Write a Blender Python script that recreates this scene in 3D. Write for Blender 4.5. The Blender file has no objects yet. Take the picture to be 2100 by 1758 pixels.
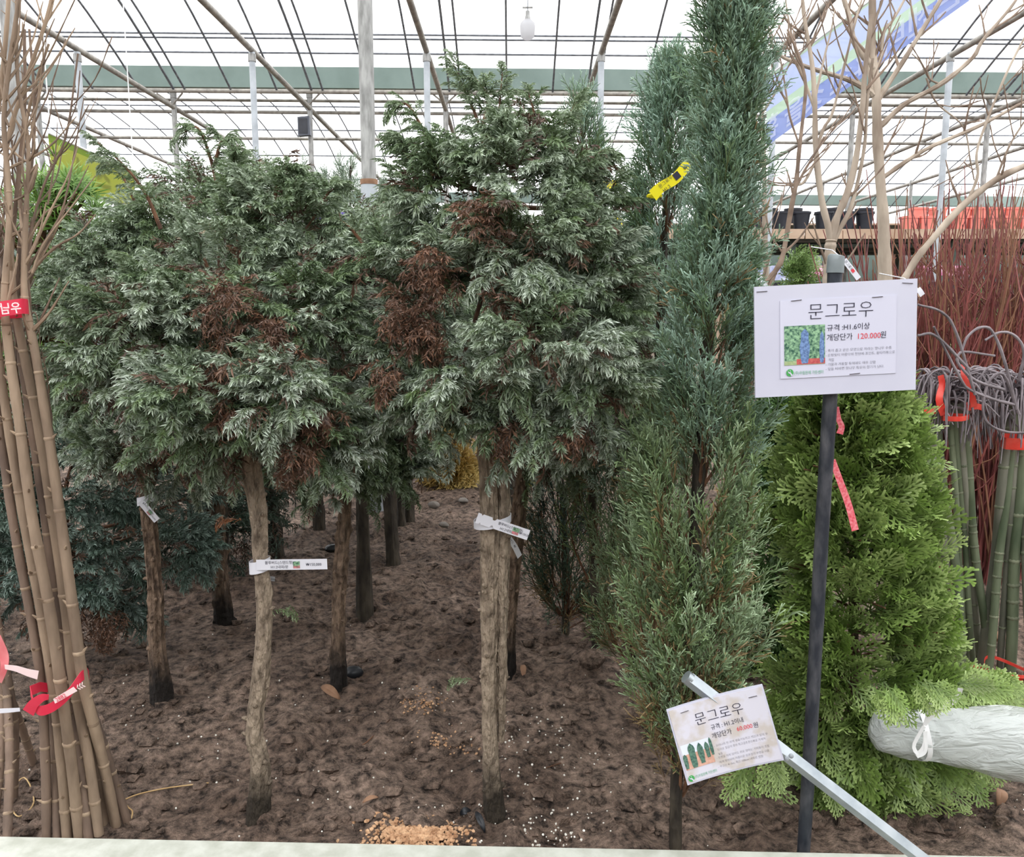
import bpy, math, random
import numpy as np
from mathutils import Vector, Matrix

# ---------------------------------------------------------------- camera, sky, exposure
FPX, TH, EYE = 1700.0, math.radians(8.0), 1.05
scn = bpy.context.scene
cam_d = bpy.data.cameras.new('camera'); cam = bpy.data.objects.new('camera', cam_d)
scn.collection.objects.link(cam); scn.camera = cam
cam.location = (0, 0, EYE); cam.rotation_euler = (math.pi/2 - TH, 0, 0)
cam_d.sensor_width = 36.0; cam_d.lens = FPX/2100*36.0; cam_d.clip_start = .02; cam_d.clip_end = 200
world = bpy.data.worlds.new('overcast_sky'); scn.world = world; world.use_nodes = True
_bg = world.node_tree.nodes['Background']
_bg.inputs[0].default_value = (.985, .99, 1.0, 1); _bg.inputs[1].default_value = 1.0
scn.view_settings.view_transform = 'Standard'; scn.view_settings.look = 'None'
scn.view_settings.gamma = 1.0; scn.view_settings.use_curve_mapping = False
scn.view_settings.exposure = 1.65

COL = scn.collection
rng = np.random.default_rng(7); random.seed(7)
CT, ST = math.cos(TH), math.sin(TH)

def W(px, py, Y):
    """point of the place seen at photo position px, py at distance Y (metres along the ground)"""
    xc, yc = (px-1050)/FPX, (879-py)/FPX
    t = Y/(CT+yc*ST)
    return Vector((xc*t, Y, EYE+(-ST+yc*CT)*t))
def G(px, py, z=0.0):
    xc, yc = (px-1050)/FPX, (879-py)/FPX
    t = (z-EYE)/(-ST+yc*CT)
    return Vector((xc*t, t*(CT+yc*ST), z))
def PX(p):
    p = np.asarray(p, float).reshape(-1, 3)
    z = p[:, 2]-EYE
    d = p[:, 1]*CT - z*ST; u = p[:, 1]*ST + z*CT
    return 1050+FPX*p[:, 0]/d, 879-FPX*u/d

# ---------------------------------------------------------------- object helpers
def tag(o, label=None, cat=None, group=None, kind=None):
    if label: o['label'] = label
    if cat: o['category'] = cat
    if group: o['group'] = group
    if kind: o['kind'] = kind
    return o
def empty(name, loc, label=None, cat=None, group=None, kind=None):
    o = bpy.data.objects.new(name, None); COL.objects.link(o); o.location = loc; o.empty_display_size = .05
    return tag(o, label, cat, group, kind)
def root_off(o):
    v = Vector((0, 0, 0))
    while o is not None:
        v += o.location; o = o.parent
    return v
def copy_tree(o, parent=None, delta=None):
    c = o.copy(); COL.objects.link(c); c.parent = parent
    for ch in o.children: copy_tree(ch, c)
    return c

class MB:
    def __init__(s): s.v = []; s.f = []; s.m = []
    def add(s, vs, fs, mi=0):
        b = len(s.v); s.v.extend([tuple(p) for p in vs]); s.f.extend([tuple(i+b for i in f) for f in fs]); s.m.extend([mi]*len(fs)); return s
    def box(s, c, sx, sy, sz, M=None, mi=0):
        vs = [Vector((x*sx/2, y*sy/2, z*sz/2)) for z in (-1, 1) for y in (-1, 1) for x in (-1, 1)]
        if M is not None: vs = [M @ p for p in vs]
        c = Vector(c); vs = [p+c for p in vs]
        return s.add(vs, [(0,2,3,1),(4,5,7,6),(0,1,5,4),(2,6,7,3),(0,4,6,2),(1,3,7,5)], mi)
    def tube(s, pts, rad, seg=8, cap=True, mi=0, noise=0.0, flat=1.0, seed=0):
        pts = [Vector(p) for p in pts]; n = len(pts)
        if not hasattr(rad, '__len__'): rad = [rad]*n
        t0 = (pts[1]-pts[0]).normalized()
        a = Vector((0, 0, 1)) if abs(t0.z) < .9 else Vector((1, 0, 0))
        x = (a - t0*a.dot(t0)).normalized(); rr = random.Random(seed)
        vs = []
        for i in range(n):
            t = (pts[min(i+1, n-1)]-pts[max(i-1, 0)])
            t = t.normalized() if t.length > 1e-9 else t0
            x = (x - t*x.dot(t)); x = x.normalized() if x.length > 1e-6 else t.orthogonal().normalized()
            y = t.cross(x)
            for k in range(seg):
                an = 2*math.pi*k/seg; r = rad[i]*(1+(rr.uniform(-noise, noise) if noise else 0))
                vs.append(pts[i] + x*(math.cos(an)*r) + y*(math.sin(an)*r*flat))
        fs = [(i*seg+k, i*seg+(k+1) % seg, (i+1)*seg+(k+1) % seg, (i+1)*seg+k) for i in range(n-1) for k in range(seg)]
        if cap: fs += [tuple(range(seg))[::-1], tuple((n-1)*seg+k for k in range(seg))]
        return s.add(vs, fs, mi)
    def ribbon(s, pts, widths, wdir, th=.0006, mi=0):
        """strip along pts; wdir = vector or list of vectors across the strip"""
        n = len(pts); pts = [Vector(p) for p in pts]
        if not isinstance(wdir, list): wdir = [wdir]*n
        if not hasattr(widths, '__len__'): widths = [widths]*n
        vs = []
        for i in range(n):
            t = (pts[min(i+1, n-1)]-pts[max(i-1, 0)]).normalized(); w = Vector(wdir[i]).normalized()
            nn = t.cross(w).normalized()*th/2; w = w*widths[i]/2
            vs += [pts[i]-w-nn, pts[i]+w-nn, pts[i]+w+nn, pts[i]-w+nn]
        fs = []
        for i in range(n-1):
            for k in range(4): fs.append((i*4+k, i*4+(k+1) % 4, i*4+4+(k+1) % 4, i*4+4+k))
        fs += [(3, 2, 1, 0), tuple(4*(n-1)+k for k in range(4))]
        return s.add(vs, fs, mi)
    def lathe(s, prof, c=(0, 0, 0), seg=16, mi=0, sq=False):
        c = Vector(c); vs = []; n = len(prof)
        for r, z in prof:
            for k in range(seg):
                a = 2*math.pi*(k+.5)/seg
                q = 1/max(abs(math.cos(a)), abs(math.sin(a))) if sq else 1
                vs.append(c+Vector((r*q*math.cos(a), r*q*math.sin(a), z)))
        fs = [(i*seg+k, i*seg+(k+1) % seg, (i+1)*seg+(k+1) % seg, (i+1)*seg+k) for i in range(n-1) for k in range(seg)]
        fs += [tuple(range(seg))[::-1], tuple((n-1)*seg+k for k in range(seg))]
        return s.add(vs, fs, mi)
    def blob(s, c, rx, ry, rz, jit=.2, mi=0, r=random):
        g = (1+5**.5)/2
        ico = [(-1,g,0),(1,g,0),(-1,-g,0),(1,-g,0),(0,-1,g),(0,1,g),(0,-1,-g),(0,1,-g),(g,0,-1),(g,0,1),(-g,0,-1),(-g,0,1)]
        fa = [(0,11,5),(0,5,1),(0,1,7),(0,7,10),(0,10,11),(1,5,9),(5,11,4),(11,10,2),(10,7,6),(7,1,8),(3,9,4),(3,4,2),(3,2,6),(3,6,8),(3,8,9),(4,9,5),(2,4,11),(6,2,10),(8,6,7),(9,8,1)]
        vs = []
        for p in ico:
            k = (1+r.uniform(-jit, jit))/1.9
            vs.append((c[0]+p[0]*rx*k, c[1]+p[1]*ry*k, c[2]+p[2]*rz*k))
        return s.add(vs, fa, mi)
    def build(s, name, mats, parent=None, smooth=True, **kw):
        me = bpy.data.meshes.new(name); off = root_off(parent) if parent else Vector((0, 0, 0))
        vs = [(p[0]-off.x, p[1]-off.y, p[2]-off.z) for p in s.v]
        me.from_pydata(vs, [], s.f)
        mats = mats if isinstance(mats, (list, tuple)) else [mats]
        for m in mats: me.materials.append(m)
        if len(mats) > 1: me.polygons.foreach_set('material_index', s.m)
        if smooth: me.polygons.foreach_set('use_smooth', [True]*len(me.polygons)); me.set_sharp_from_angle(angle=math.radians(48))
        me.update()
        o = bpy.data.objects.new(name, me); COL.objects.link(o); o.parent = parent
        return tag(o, **kw) if kw else o

def bez(pts, n=24):
    """smooth curve (Catmull-Rom) through pts"""
    P = [Vector(p) for p in pts]; P = [P[0]*2-P[1]]+P+[P[-1]*2-P[-2]]
    segs = len(P)-3; out = []
    for i in range(n+1):
        u = i/n*segs; k = min(int(u), segs-1); t = u-k
        a, b, c, d = P[k:k+4]
        out.append(.5*((2*b)+(c-a)*t+(2*a-5*b+4*c-d)*t*t+(3*b-a-3*c+d)*t**3))
    return out
def lerp_list(vals, n):
    return list(np.interp(np.linspace(0, 1, n), np.linspace(0, 1, len(vals)), vals))
def pxcurve(pts, Y, n=24):
    """pts: (px, py) or (px, py, dY)"""
    return bez([W(p[0], p[1], Y+(p[2] if len(p) > 2 else 0)) for p in pts], n)

# ---------------------------------------------------------------- materials
def _mat(name):
    m = bpy.data.materials.new(name); m.use_nodes = True
    return m, m.node_tree, m.node_tree.nodes['Principled BSDF']
def L(c):
    return tuple((x/255/12.92 if x/255 <= .04045 else ((x/255+.055)/1.055)**2.4) for x in c)
def pm(name, c1, c2=None, scale=8, rough=.6, metal=0, bump=0, bscale=None, stretch=None, detail=4, spec=.4, ramp=(.35, .65), bdist=.01, damp=None):
    m, nt, b = _mat(name); c1 = L(c1); c2 = L(c2) if c2 else c1
    b.inputs['Roughness'].default_value = rough; b.inputs['Metallic'].default_value = metal
    b.inputs['Specular IOR Level'].default_value = spec
    if c1 != c2 or bump:
        tc = nt.nodes.new('ShaderNodeTexCoord'); mp = nt.nodes.new('ShaderNodeMapping')
        if stretch: mp.inputs['Scale'].default_value = stretch
        nt.links.new(tc.outputs['Object'], mp.inputs[0])
        no = nt.nodes.new('ShaderNodeTexNoise'); no.inputs['Scale'].default_value = scale; no.inputs['Detail'].default_value = detail
        nt.links.new(mp.outputs[0], no.inputs['Vector'])
        cr = nt.nodes.new('ShaderNodeValToRGB')
        cr.color_ramp.elements[0].color = (*c1, 1); cr.color_ramp.elements[1].color = (*c2, 1)
        cr.color_ramp.elements[0].position = ramp[0]; cr.color_ramp.elements[1].position = ramp[1]
        nt.links.new(no.outputs['Fac'], cr.inputs[0]); nt.links.new(cr.outputs[0], b.inputs['Base Color'])
        if damp:  # soil-stained, moss-damp foot of the trunk with a ragged edge
            sp = nt.nodes.new('ShaderNodeSeparateXYZ'); nt.links.new(tc.outputs['Object'], sp.inputs[0])
            n3 = nt.nodes.new('ShaderNodeTexNoise'); n3.inputs['Scale'].default_value = 22; nt.links.new(tc.outputs['Object'], n3.inputs['Vector'])
            ma = nt.nodes.new('ShaderNodeMath'); ma.operation = 'MULTIPLY_ADD'; ma.inputs[1].default_value = .16; nt.links.new(n3.outputs['Fac'], ma.inputs[0]); nt.links.new(sp.outputs['Z'], ma.inputs[2])
            mr = nt.nodes.new('ShaderNodeMapRange'); mr.inputs['From Min'].default_value = .17; mr.inputs['From Max'].default_value = .27; nt.links.new(ma.outputs[0], mr.inputs['Value'])
            mm = nt.nodes.new('ShaderNodeMix'); mm.data_type = 'RGBA'; mm.inputs[6].default_value = (*L(damp), 1)
            nt.links.new(mr.outputs['Result'], mm.inputs[0]); nt.links.new(cr.outputs[0], mm.inputs[7]); nt.links.new(mm.outputs[2], b.inputs['Base Color'])
        if bump:
            n2 = no
            if bscale:
                n2 = nt.nodes.new('ShaderNodeTexNoise'); n2.inputs['Scale'].default_value = bscale; n2.inputs['Detail'].default_value = 6
                nt.links.new(mp.outputs[0], n2.inputs['Vector'])
            bp = nt.nodes.new('ShaderNodeBump'); bp.inputs['Strength'].default_value = bump; bp.inputs['Distance'].default_value = bdist
            nt.links.new(n2.outputs['Fac'], bp.inputs['Height']); nt.links.new(bp.outputs[0], b.inputs['Normal'])
    else: b.inputs['Base Color'].default_value = (*c1, 1)
    return m
def leaf_mat(name, rough=.5, trans=.25, spec=.35):
    m, nt, b = _mat(name)
    at = nt.nodes.new('ShaderNodeAttribute'); at.attribute_name = 'Col'
    nt.links.new(at.outputs['Color'], b.inputs['Base Color'])
    b.inputs['Roughness'].default_value = rough; b.inputs['Specular IOR Level'].default_value = spec
    tr = nt.nodes.new('ShaderNodeBsdfTranslucent'); nt.links.new(at.outputs['Color'], tr.inputs['Color'])
    mx = nt.nodes.new('ShaderNodeMixShader'); mx.inputs[0].default_value = trans
    out = nt.nodes['Material Output']
    nt.links.new(b.outputs[0], mx.inputs[1]); nt.links.new(tr.outputs[0], mx.inputs[2]); nt.links.new(mx.outputs[0], out.inputs['Surface'])
    return m
def film_mat(name, col, trans_amt, tint=(1, 1, 1), rough=.5):
    """thin sheet: part of the light goes straight through, the rest is scattered"""
    m, nt, b = _mat(name); out = nt.nodes['Material Output']
    b.inputs['Base Color'].default_value = (*col, 1); b.inputs['Roughness'].default_value = rough
    tl = nt.nodes.new('ShaderNodeBsdfTranslucent'); tl.inputs['Color'].default_value = (*col, 1)
    tp = nt.nodes.new('ShaderNodeBsdfTransparent'); tp.inputs['Color'].default_value = (*tint, 1)
    m1 = nt.nodes.new('ShaderNodeMixShader'); m1.inputs[0].default_value = .7
    nt.links.new(b.outputs[0], m1.inputs[1]); nt.links.new(tl.outputs[0], m1.inputs[2])
    m2 = nt.nodes.new('ShaderNodeMixShader'); m2.inputs[0].default_value = trans_amt
    nt.links.new(m1.outputs[0], m2.inputs[1]); nt.links.new(tp.outputs[0], m2.inputs[2])
    nt.links.new(m2.outputs[0], out.inputs['Surface'])
    return m

M = {}
M['galv'] = pm('galvanised_steel', (158, 164, 170), (180, 186, 192), 9, .45, .15)
M['galv_dull'] = pm('weathered_steel_pipe', (128, 128, 126), (172, 172, 170), 40, .6, .2, .15, 80, stretch=(1, 1, .25))
M['pipe'] = pm('dark_steel_pipe', (92, 96, 104), (122, 126, 132), 20, .5, .2)
M['beam'] = pm('beam_pipe', (130, 126, 120), (165, 160, 152), 14, .55, .2)
M['gutter'] = pm('green_gutter_paint', (116, 134, 128), (128, 146, 140), 3, .5)
M['wallcloth'] = pm('grey_green_curtain', (80, 94, 88), (94, 108, 102), 2, .8)
M['film'] = film_mat('roof_film', (.93, .95, .96), .82)
M['bark'] = pm('flaky_grey_brown_bark', (78, 64, 52), (172, 154, 134), 75, .9, 0, 1.0, 110, stretch=(1, 1, .4), ramp=(.2, .6), bdist=.03, damp=(58, 50, 40))
M['bark_red'] = pm('red_brown_bark', (86, 70, 58), (152, 128, 108), 75, .9, 0, .9, 110, stretch=(1, 1, .4), bdist=.03, damp=(36, 30, 26))
M['darkbark'] = pm('dark_bark', (38, 32, 26), (78, 70, 58), 30, .8, 0, .9, 60, stretch=(1, 1, .3), bdist=.02)  # darker brown bark for juniper, bush and rear trunks
M['twig'] = pm('brown_branch_bark', (74, 50, 36), (120, 84, 60), 30, .8)
M['cane'] = pm('tan_sapling_bark', (118, 100, 84), (164, 142, 120), 18, .75, 0, .4, 60, stretch=(1, 1, .3))
M['cane_node'] = pm('pale_node_bark', (124, 104, 86), (172, 150, 126), 40, .75)
M['green_node'] = pm('pale_green_node_bark', (92, 98, 78), (130, 134, 110), 40, .7)
M['cane_dark'] = pm('dark_sapling_bark', (98, 82, 72), (140, 118, 102), 18, .75, 0, .4, 60, stretch=(1, 1, .3))
M['barebark'] = pm('pale_grey_bark', (128, 112, 98), (188, 174, 158), 14, .8, 0, .5, 40, stretch=(1, 1, .3))
M['baretwig'] = pm('grey_brown_twig_bark', (108, 90, 78), (150, 130, 114), 20, .8)
M['greenstem'] = pm('green_stem_bark', (72, 84, 62), (126, 134, 108), 10, .6, 0, .3, 50, stretch=(1, 1, .3))
M['greystem'] = pm('grey_green_stem_bark', (84, 86, 74), (136, 134, 120), 10, .6, 0, .3, 50, stretch=(1, 1, .3))
M['weeptwig'] = pm('purple_grey_twig_bark', (78, 70, 74), (140, 130, 134), 12, .5)
M['dogwood'] = pm('dark_red_stem_bark', (94, 48, 48), (138, 76, 70), 6, .6)
M['dogwood_brown'] = pm('brown_stem_base_bark', (112, 80, 58), (140, 98, 76), 6, .7)
M['white'] = pm('white_board', (192, 192, 208), (200, 200, 214), 6, .55)
M['paper'] = pm('white_paper', (202, 202, 218), None, rough=.5)
M['paper_worn'] = pm('weather_stained_paper', (192, 184, 178), (206, 204, 214), 22, .5, ramp=(.38, .5))
M['tagwhite'] = pm('white_tag_plastic', (224, 224, 232), None, rough=.4)
M['tagdim'] = pm('grey_white_tag_plastic', (206, 206, 210), None, rough=.4)
M['ink'] = pm('dark_ink', (40, 38, 58), None, rough=.6)
M['inkred'] = pm('red_ink', (214, 62, 74), None, rough=.6)
M['inkgreen'] = pm('green_ink', (70, 160, 84), None, rough=.6)
M['inkgreenpale'] = pm('green_lettering_ink', (96, 168, 128), None, rough=.6)
M['staple'] = pm('staple_wire', (120, 116, 122), None, rough=.4, metal=.8)
M['blackpole'] = pm('black_plastic_coated_pipe', (40, 44, 52), (92, 92, 96), 40, .55, 0, .3, 90, stretch=(1, 1, .4), ramp=(.42, .75))
M['cap'] = pm('grey_plastic_cap', (110, 118, 120), (126, 134, 136), 20, .5)
M['alu'] = pm('aluminium_bar', (140, 148, 154), (168, 174, 178), 20, .35, .6)
M['redtape'] = pm('red_printed_tape', (206, 36, 66), (222, 60, 84), 10, .35)
M['redtape_pale'] = pm('faded_red_tape', (196, 96, 100), (222, 160, 158), 10, .4)
M['tapewhite'] = pm('white_tape_print', (240, 214, 214), None, rough=.4)
M['redfilm'] = pm('red_binding_strap', (212, 52, 44), (228, 88, 76), 30, .3)
M['yellowtag'] = pm('yellow_plastic_tag', (236, 222, 30), None, rough=.4)
M['curb'] = pm('pale_concrete', (172, 174, 162), (196, 198, 188), 26, .8, 0, .1, 80)
M['plank'] = pm('weathered_shelf_plank', (168, 142, 120), (196, 172, 150), 6, .8, stretch=(.3, 1, 1))
M['shelfmetal'] = pm('dark_green_shelf_sheet', (62, 72, 66), (84, 94, 86), 5, .6)
M['blackpot'] = pm('black_plastic_pot', (36, 38, 46), (48, 50, 58), 10, .45)
M['redpot'] = pm('coral_plastic_pot', (226, 126, 114), (234, 142, 128), 5, .5)
M['purple'] = pm('purple_plastic', (86, 64, 170), (104, 80, 190), 6, .5)
M['yellowplastic'] = pm('yellow_sign_plastic', (246, 226, 40), None, rough=.45)
M['speaker'] = pm('dark_speaker_plastic', (70, 74, 84), (84, 88, 98), 5, .5)
M['glass'] = film_mat('frosted_lamp_glass', (.7, .7, .72), .1)
M['bannerblue'] = film_mat('banner_blue_print', L((166, 180, 222)), .15)
M['bannerpale'] = film_mat('banner_pale_print', L((204, 214, 238)), .15)
M['bannergreen'] = film_mat('banner_pale_green_print', L((204, 222, 206)), .15)
M['bannerpink'] = film_mat('banner_pink_print', L((206, 186, 222)), .15)
M['bannertext'] = film_mat('banner_white_lettering', (.92, .94, .97), .1)
M['banneryellow'] = film_mat('banner_yellow_green_print', L((184, 190, 92)), .05)
M['bannerlime'] = film_mat('banner_lime_edge_print', L((146, 168, 66)), .05)
M['navy'] = pm('navy_print', (44, 58, 140), None, rough=.5)
M['posterblue'] = pm('blue_poster_print', (110, 124, 186), (200, 204, 224), 14, .6)
M['posterpink'] = pm('pink_flower_poster_print', (206, 96, 160), (240, 200, 220), 30, .6)
M['deadleaf'] = pm('dry_brown_leaf', (122, 90, 68), (156, 120, 94), 20, .7)
M['root'] = pm('straw_coloured_root', (186, 152, 104), (206, 176, 130), 20, .8)
M['shaving'] = pm('orange_bark_crumbs', (160, 120, 88), (204, 166, 130), 60, .9)
M['perlite'] = pm('white_perlite', (226, 222, 212), None, rough=.8)
M['blackscrap'] = pm('black_plastic_scrap', (30, 32, 36), None, rough=.4)
M['stone'] = pm('grey_stone', (104, 98, 92), (136, 128, 120), 12, .8)
M['pinkribbon'] = pm('pink_red_ribbon', (224, 74, 92), (240, 150, 156), 200, .4)
M['ribbon'] = pm('white_woven_ribbon', (226, 226, 226), None, rough=.5)
M['leaf'] = leaf_mat('conifer_leaf', .45, .13, .45)
M['leafshine'] = leaf_mat('glossy_leaf', .42, .16, .45)

def soil_mat():
    m, nt, b = _mat('dark_brown_soil'); b.inputs['Roughness'].default_value = .85; b.inputs['Specular IOR Level'].default_value = .3
    tc = nt.nodes.new('ShaderNodeTexCoord')
    def noise(s, d=6, r=.6):
        n = nt.nodes.new('ShaderNodeTexNoise'); n.inputs['Scale'].default_value = s; n.inputs['Detail'].default_value = d; n.inputs['Roughness'].default_value = r
        nt.links.new(tc.outputs['Object'], n.inputs['Vector']); return n
    n1, n2, n3 = noise(3.2, 5), noise(38, 7, .7), noise(150, 3)
    r1 = nt.nodes.new('ShaderNodeValToRGB'); r1.color_ramp.elements[0].position = .36; r1.color_ramp.elements[1].position = .66
    r1.color_ramp.elements[0].color = (*L((50, 40, 34)), 1); r1.color_ramp.elements[1].color = (*L((190, 164, 146)), 1)
    nt.links.new(n2.outputs['Fac'], r1.inputs[0])
    r2 = nt.nodes.new('ShaderNodeValToRGB'); r2.color_ramp.elements[0].position = .35; r2.color_ramp.elements[1].position = .68
    r2.color_ramp.elements[0].color = (*L((150, 140, 134)), 1); r2.color_ramp.elements[1].color = (1, 1, 1, 1)
    nt.links.new(n1.outputs['Fac'], r2.inputs[0])
    mu = nt.nodes.new('ShaderNodeMix'); mu.data_type = 'RGBA'; mu.blend_type = 'MULTIPLY'; mu.inputs[0].default_value = .8
    nt.links.new(r1.outputs[0], mu.inputs[6]); nt.links.new(r2.outputs[0], mu.inputs[7])
    nt.links.new(mu.outputs[2], b.inputs['Base Color'])
    bp = nt.nodes.new('ShaderNodeBump'); bp.inputs['Strength'].default_value = 1.0; bp.inputs['Distance'].default_value = .016
    ad = nt.nodes.new('ShaderNodeMath'); ad.operation = 'ADD'
    nt.links.new(n2.outputs['Fac'], ad.inputs[0]); nt.links.new(n3.outputs['Fac'], ad.inputs[1])
    nt.links.new(ad.outputs[0], bp.inputs['Height']); nt.links.new(bp.outputs[0], b.inputs['Normal'])
    return m
M['soil'] = soil_mat()

# ---------------------------------------------------------------- lettering and flat frames
class Frame:
    """a flat rectangle standing in the place: o centre, x right, y up, n towards the viewer"""
    def __init__(s, o, x, up):
        s.o = Vector(o); s.x = Vector(x).normalized(); s.n = s.x.cross(Vector(up)).normalized(); s.y = s.n.cross(s.x).normalized()
    def p(s, u, v, d=0): return s.o + s.x*u + s.y*v + s.n*d
    def mat(s): return Matrix(((s.x.x, s.y.x, s.n.x, s.o.x), (s.x.y, s.y.y, s.n.y, s.o.y), (s.x.z, s.y.z, s.n.z, s.o.z), (0, 0, 0, 1)))
def px_frame(l, r, t, b, Y, dy=0.0, tilt=0.0):
    """l, r, t, b: middle of each edge in the photo; dy: how much deeper the right end lies; tilt: how much deeper the top lies"""
    pl, pr = W(*l, Y-dy/2), W(*r, Y+dy/2); pt, pb = W(*t, Y+tilt/2), W(*b, Y-tilt/2)
    f = Frame((pl+pr+pt+pb)/4, pr-pl, pt-pb); f.w = (pr-pl).length; f.h = (pt-pb).length
    return f
def lettering(fr, body, u, v, size, mat, parent, d=.0012, align='LEFT', thin=0, mirror=False, xs=1.0, name='lettering', bend=None, fit=None):
    cu = bpy.data.curves.new('t', 'FONT'); cu.body = body; cu.size = size; cu.align_x = align; cu.offset = thin; cu.resolution_u = 2
    ob = bpy.data.objects.new('t', cu); tsc = bpy.data.scenes.new('t'); tsc.collection.objects.link(ob)
    vl = tsc.view_layers[0]; vl.update(); dg = vl.depsgraph
    me = bpy.data.meshes.new_from_object(ob.evaluated_get(dg)); bpy.data.scenes.remove(tsc); bpy.data.objects.remove(ob); bpy.data.curves.remove(cu)
    me.name = name; off = root_off(parent)
    n = len(me.vertices); co = np.empty(n*3, np.float32); me.vertices.foreach_get('co', co); co = co.reshape(-1, 3)
    if fit: xs = fit/max(1e-6, float(co[:, 0].max()-co[:, 0].min()))
    if mirror: co[:, 0] *= -1
    out = np.empty_like(co)
    for i in range(n):
        uu, vv = u+co[i, 0]*xs, v+co[i, 1]
        q = fr.p(uu, vv, d + (bend(uu, vv) if bend else 0)) - off; out[i] = q
    me.vertices.foreach_set('co', out.ravel()); me.update()
    me.materials.clear(); me.materials.append(mat)
    o = bpy.data.objects.new(name, me); COL.objects.link(o); o.parent = parent
    return o

# ---------------------------------------------------------------- foliage templates
def _tri_needles(base, direc, length, width, side):
    """needle = one triangle; returns verts (3) """
    w = side*width/2
    return [base-w, base+w, base+direc*length]
def unit(a): return a/np.maximum(np.linalg.norm(a, axis=-1, keepdims=True), 1e-9)

def tpl_plume(r, nside=7, nneed=7):
    """soft cypress tuft: arching stem, side twigs crowded with needles. z = growth, +x = the way it bends"""
    V, T, C = [], [], []
    def stem(s):
        a = s*1.15
        return np.array([(1-math.cos(a))*.62, 0, math.sin(a)*.92]), np.array([math.sin(a), 0, math.cos(a)])
    def needle(b, d, l, w, c0=0.0, c1=1.0):
        d = d/np.linalg.norm(d); sd = np.cross(d, r.normal(size=3)); sd /= np.linalg.norm(sd)
        k = len(V); V.extend([b-sd*w/2, b+sd*w/2, b+d*l]); T.append((k, k+1, k+2)); C.extend([c0, c0, c1])
    def twig(b, d, l, n, droop):
        for i in range(n):
            t = (i+.6)/n; p = b+d*l*t+np.array([droop*t*t*l, 0, -.1*t*t*l])
            dd = d+np.array([droop*2*t, 0, -.1*t])+r.normal(size=3)*.42
            needle(p-d*.03, dd, .2*(1-.25*t), .05, .05+.35*t, .5+.5*t)
        needle(b, d+np.array([droop*.5, 0, 0]), l*1.0, .03, 0, .3)
    for i in range(nside*2):
        s = .12+.82*(i+.5)/(nside*2); p, t = stem(s); sg = 1 if i % 2 else -1
        d = t*.75+np.array([0, sg*.75, 0])+r.normal(size=3)*.18; d /= np.linalg.norm(d)
        twig(p, d, (.36*(1-s*.55))*r.uniform(.8, 1.2), nneed-2 if s > .6 else nneed, .3)
    p, t = stem(.92); twig(p, t, .2, nneed, .3)
    pts = [stem(s)[0] for s in (0, .35, .7, .95)]
    for a, b in zip(pts[:-1], pts[1:]):
        k = len(V); w = np.array([0, .016, 0]); V.extend([a-w, a+w, b]); T.append((k, k+1, k+2)); C.extend([-1, -1, -1])
    return np.array(V), np.array(T), np.array(C)

def tpl_cord(r, nside=11, nsub=4, ang=.55):
    """juniper spray: thin cord-like branchlets pointing up along the stem"""
    V, T, C = [], [], []
    def cord(a, b, w0, w1, c0, c1):
        d = b-a; sd = np.cross(d, r.normal(size=3)); sd /= np.linalg.norm(sd)+1e-9
        k = len(V); V.extend([a-sd*w0/2, a+sd*w0/2, b+sd*w1/2, b-sd*w1/2]); T.extend([(k, k+1, k+2), (k, k+2, k+3)]); C.extend([c0, c0, c1, c1])
    z = np.array([0, 0, 1.])
    for a, b in ((0, .5), (.5, 1)):
        cord(np.array([.06*a*a, 0, a]), np.array([.06*b*b, 0, b]), .022, .016, -1+a, -.3+b*.8)
    for i in range(nside):
        s = .08+.86*(i+r.random())/nside; ph = i*2.4+r.normal()*.3
        out = np.array([math.cos(ph), math.sin(ph)*.75, 0])
        d = unit(z*math.cos(ang)+out*math.sin(ang)+r.normal(size=3)*.1)
        p = np.array([.06*s*s, 0, s]); l = (.34*(1-s)+.13)*r.uniform(.8, 1.2); e = p+d*l
        cord(p, e, .02, .015, .1, .7)
        for j in range(nsub):
            t = .25+.75*(j+.5)/nsub; q = p+d*l*t
            dd = unit(d+r.normal(size=3)*.38+z*.15)
            cord(q, q+dd*r.uniform(.08, .15), .021, .016, .35, 1.0)
    return np.array(V), np.array(T), np.array(C)

def tpl_frond(r, nside=13):
    """flat arborvitae fan in the y-z plane"""
    V, T, C = [], [], []
    def strip(a, b, w0, w1, c0, c1):
        d = b-a; n = np.array([1., 0, 0]); sd = np.cross(d, n); sd /= np.linalg.norm(sd)+1e-9
        k = len(V); V.extend([a-sd*w0/2, a+sd*w0/2, b+sd*w1/2, b-sd*w1/2]); T.extend([(k, k+1, k+2), (k, k+2, k+3)]); C.extend([c0, c0, c1, c1])
    def bend(s, y): return np.array([.16*s*s+.05*y*y+r.normal()*.012, y, s])
    strip(bend(0, 0), bend(.5, 0), .035, .03, 0, .2); strip(bend(.5, 0), bend(1, 0), .03, .035, .2, 1)
    for i in range(nside):
        s = .06+.86*(i+.3)/nside; sg = 1 if i % 2 else -1
        l = (.46*(1-s)**.75+.09)*r.uniform(.85, 1.12); an = .72-.12*s
        dy, dz = sg*math.sin(an), math.cos(an)
        n = max(2, int(l/.085))
        a = bend(s, 0); e = bend(s+dz*l, dy*l)
        strip(a, e, .03, .032, .15, 1)
        for j in range(n):
            t = .22+.68*(j+.5)/n; q = bend(s+dz*l*t, dy*l*t); q[0] = a[0]+(e[0]-a[0])*t
            aj = an*sg+(.62 if j % 2 else -.55); ll = r.uniform(.09, .14)*(1.1-.45*t)
            e2 = q+np.array([r.normal()*.02, math.sin(aj)*ll, math.cos(aj)*ll])
            strip(q, e2, .034, .03, .3, 1)
    return np.array(V), np.array(T), np.array(C)

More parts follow.
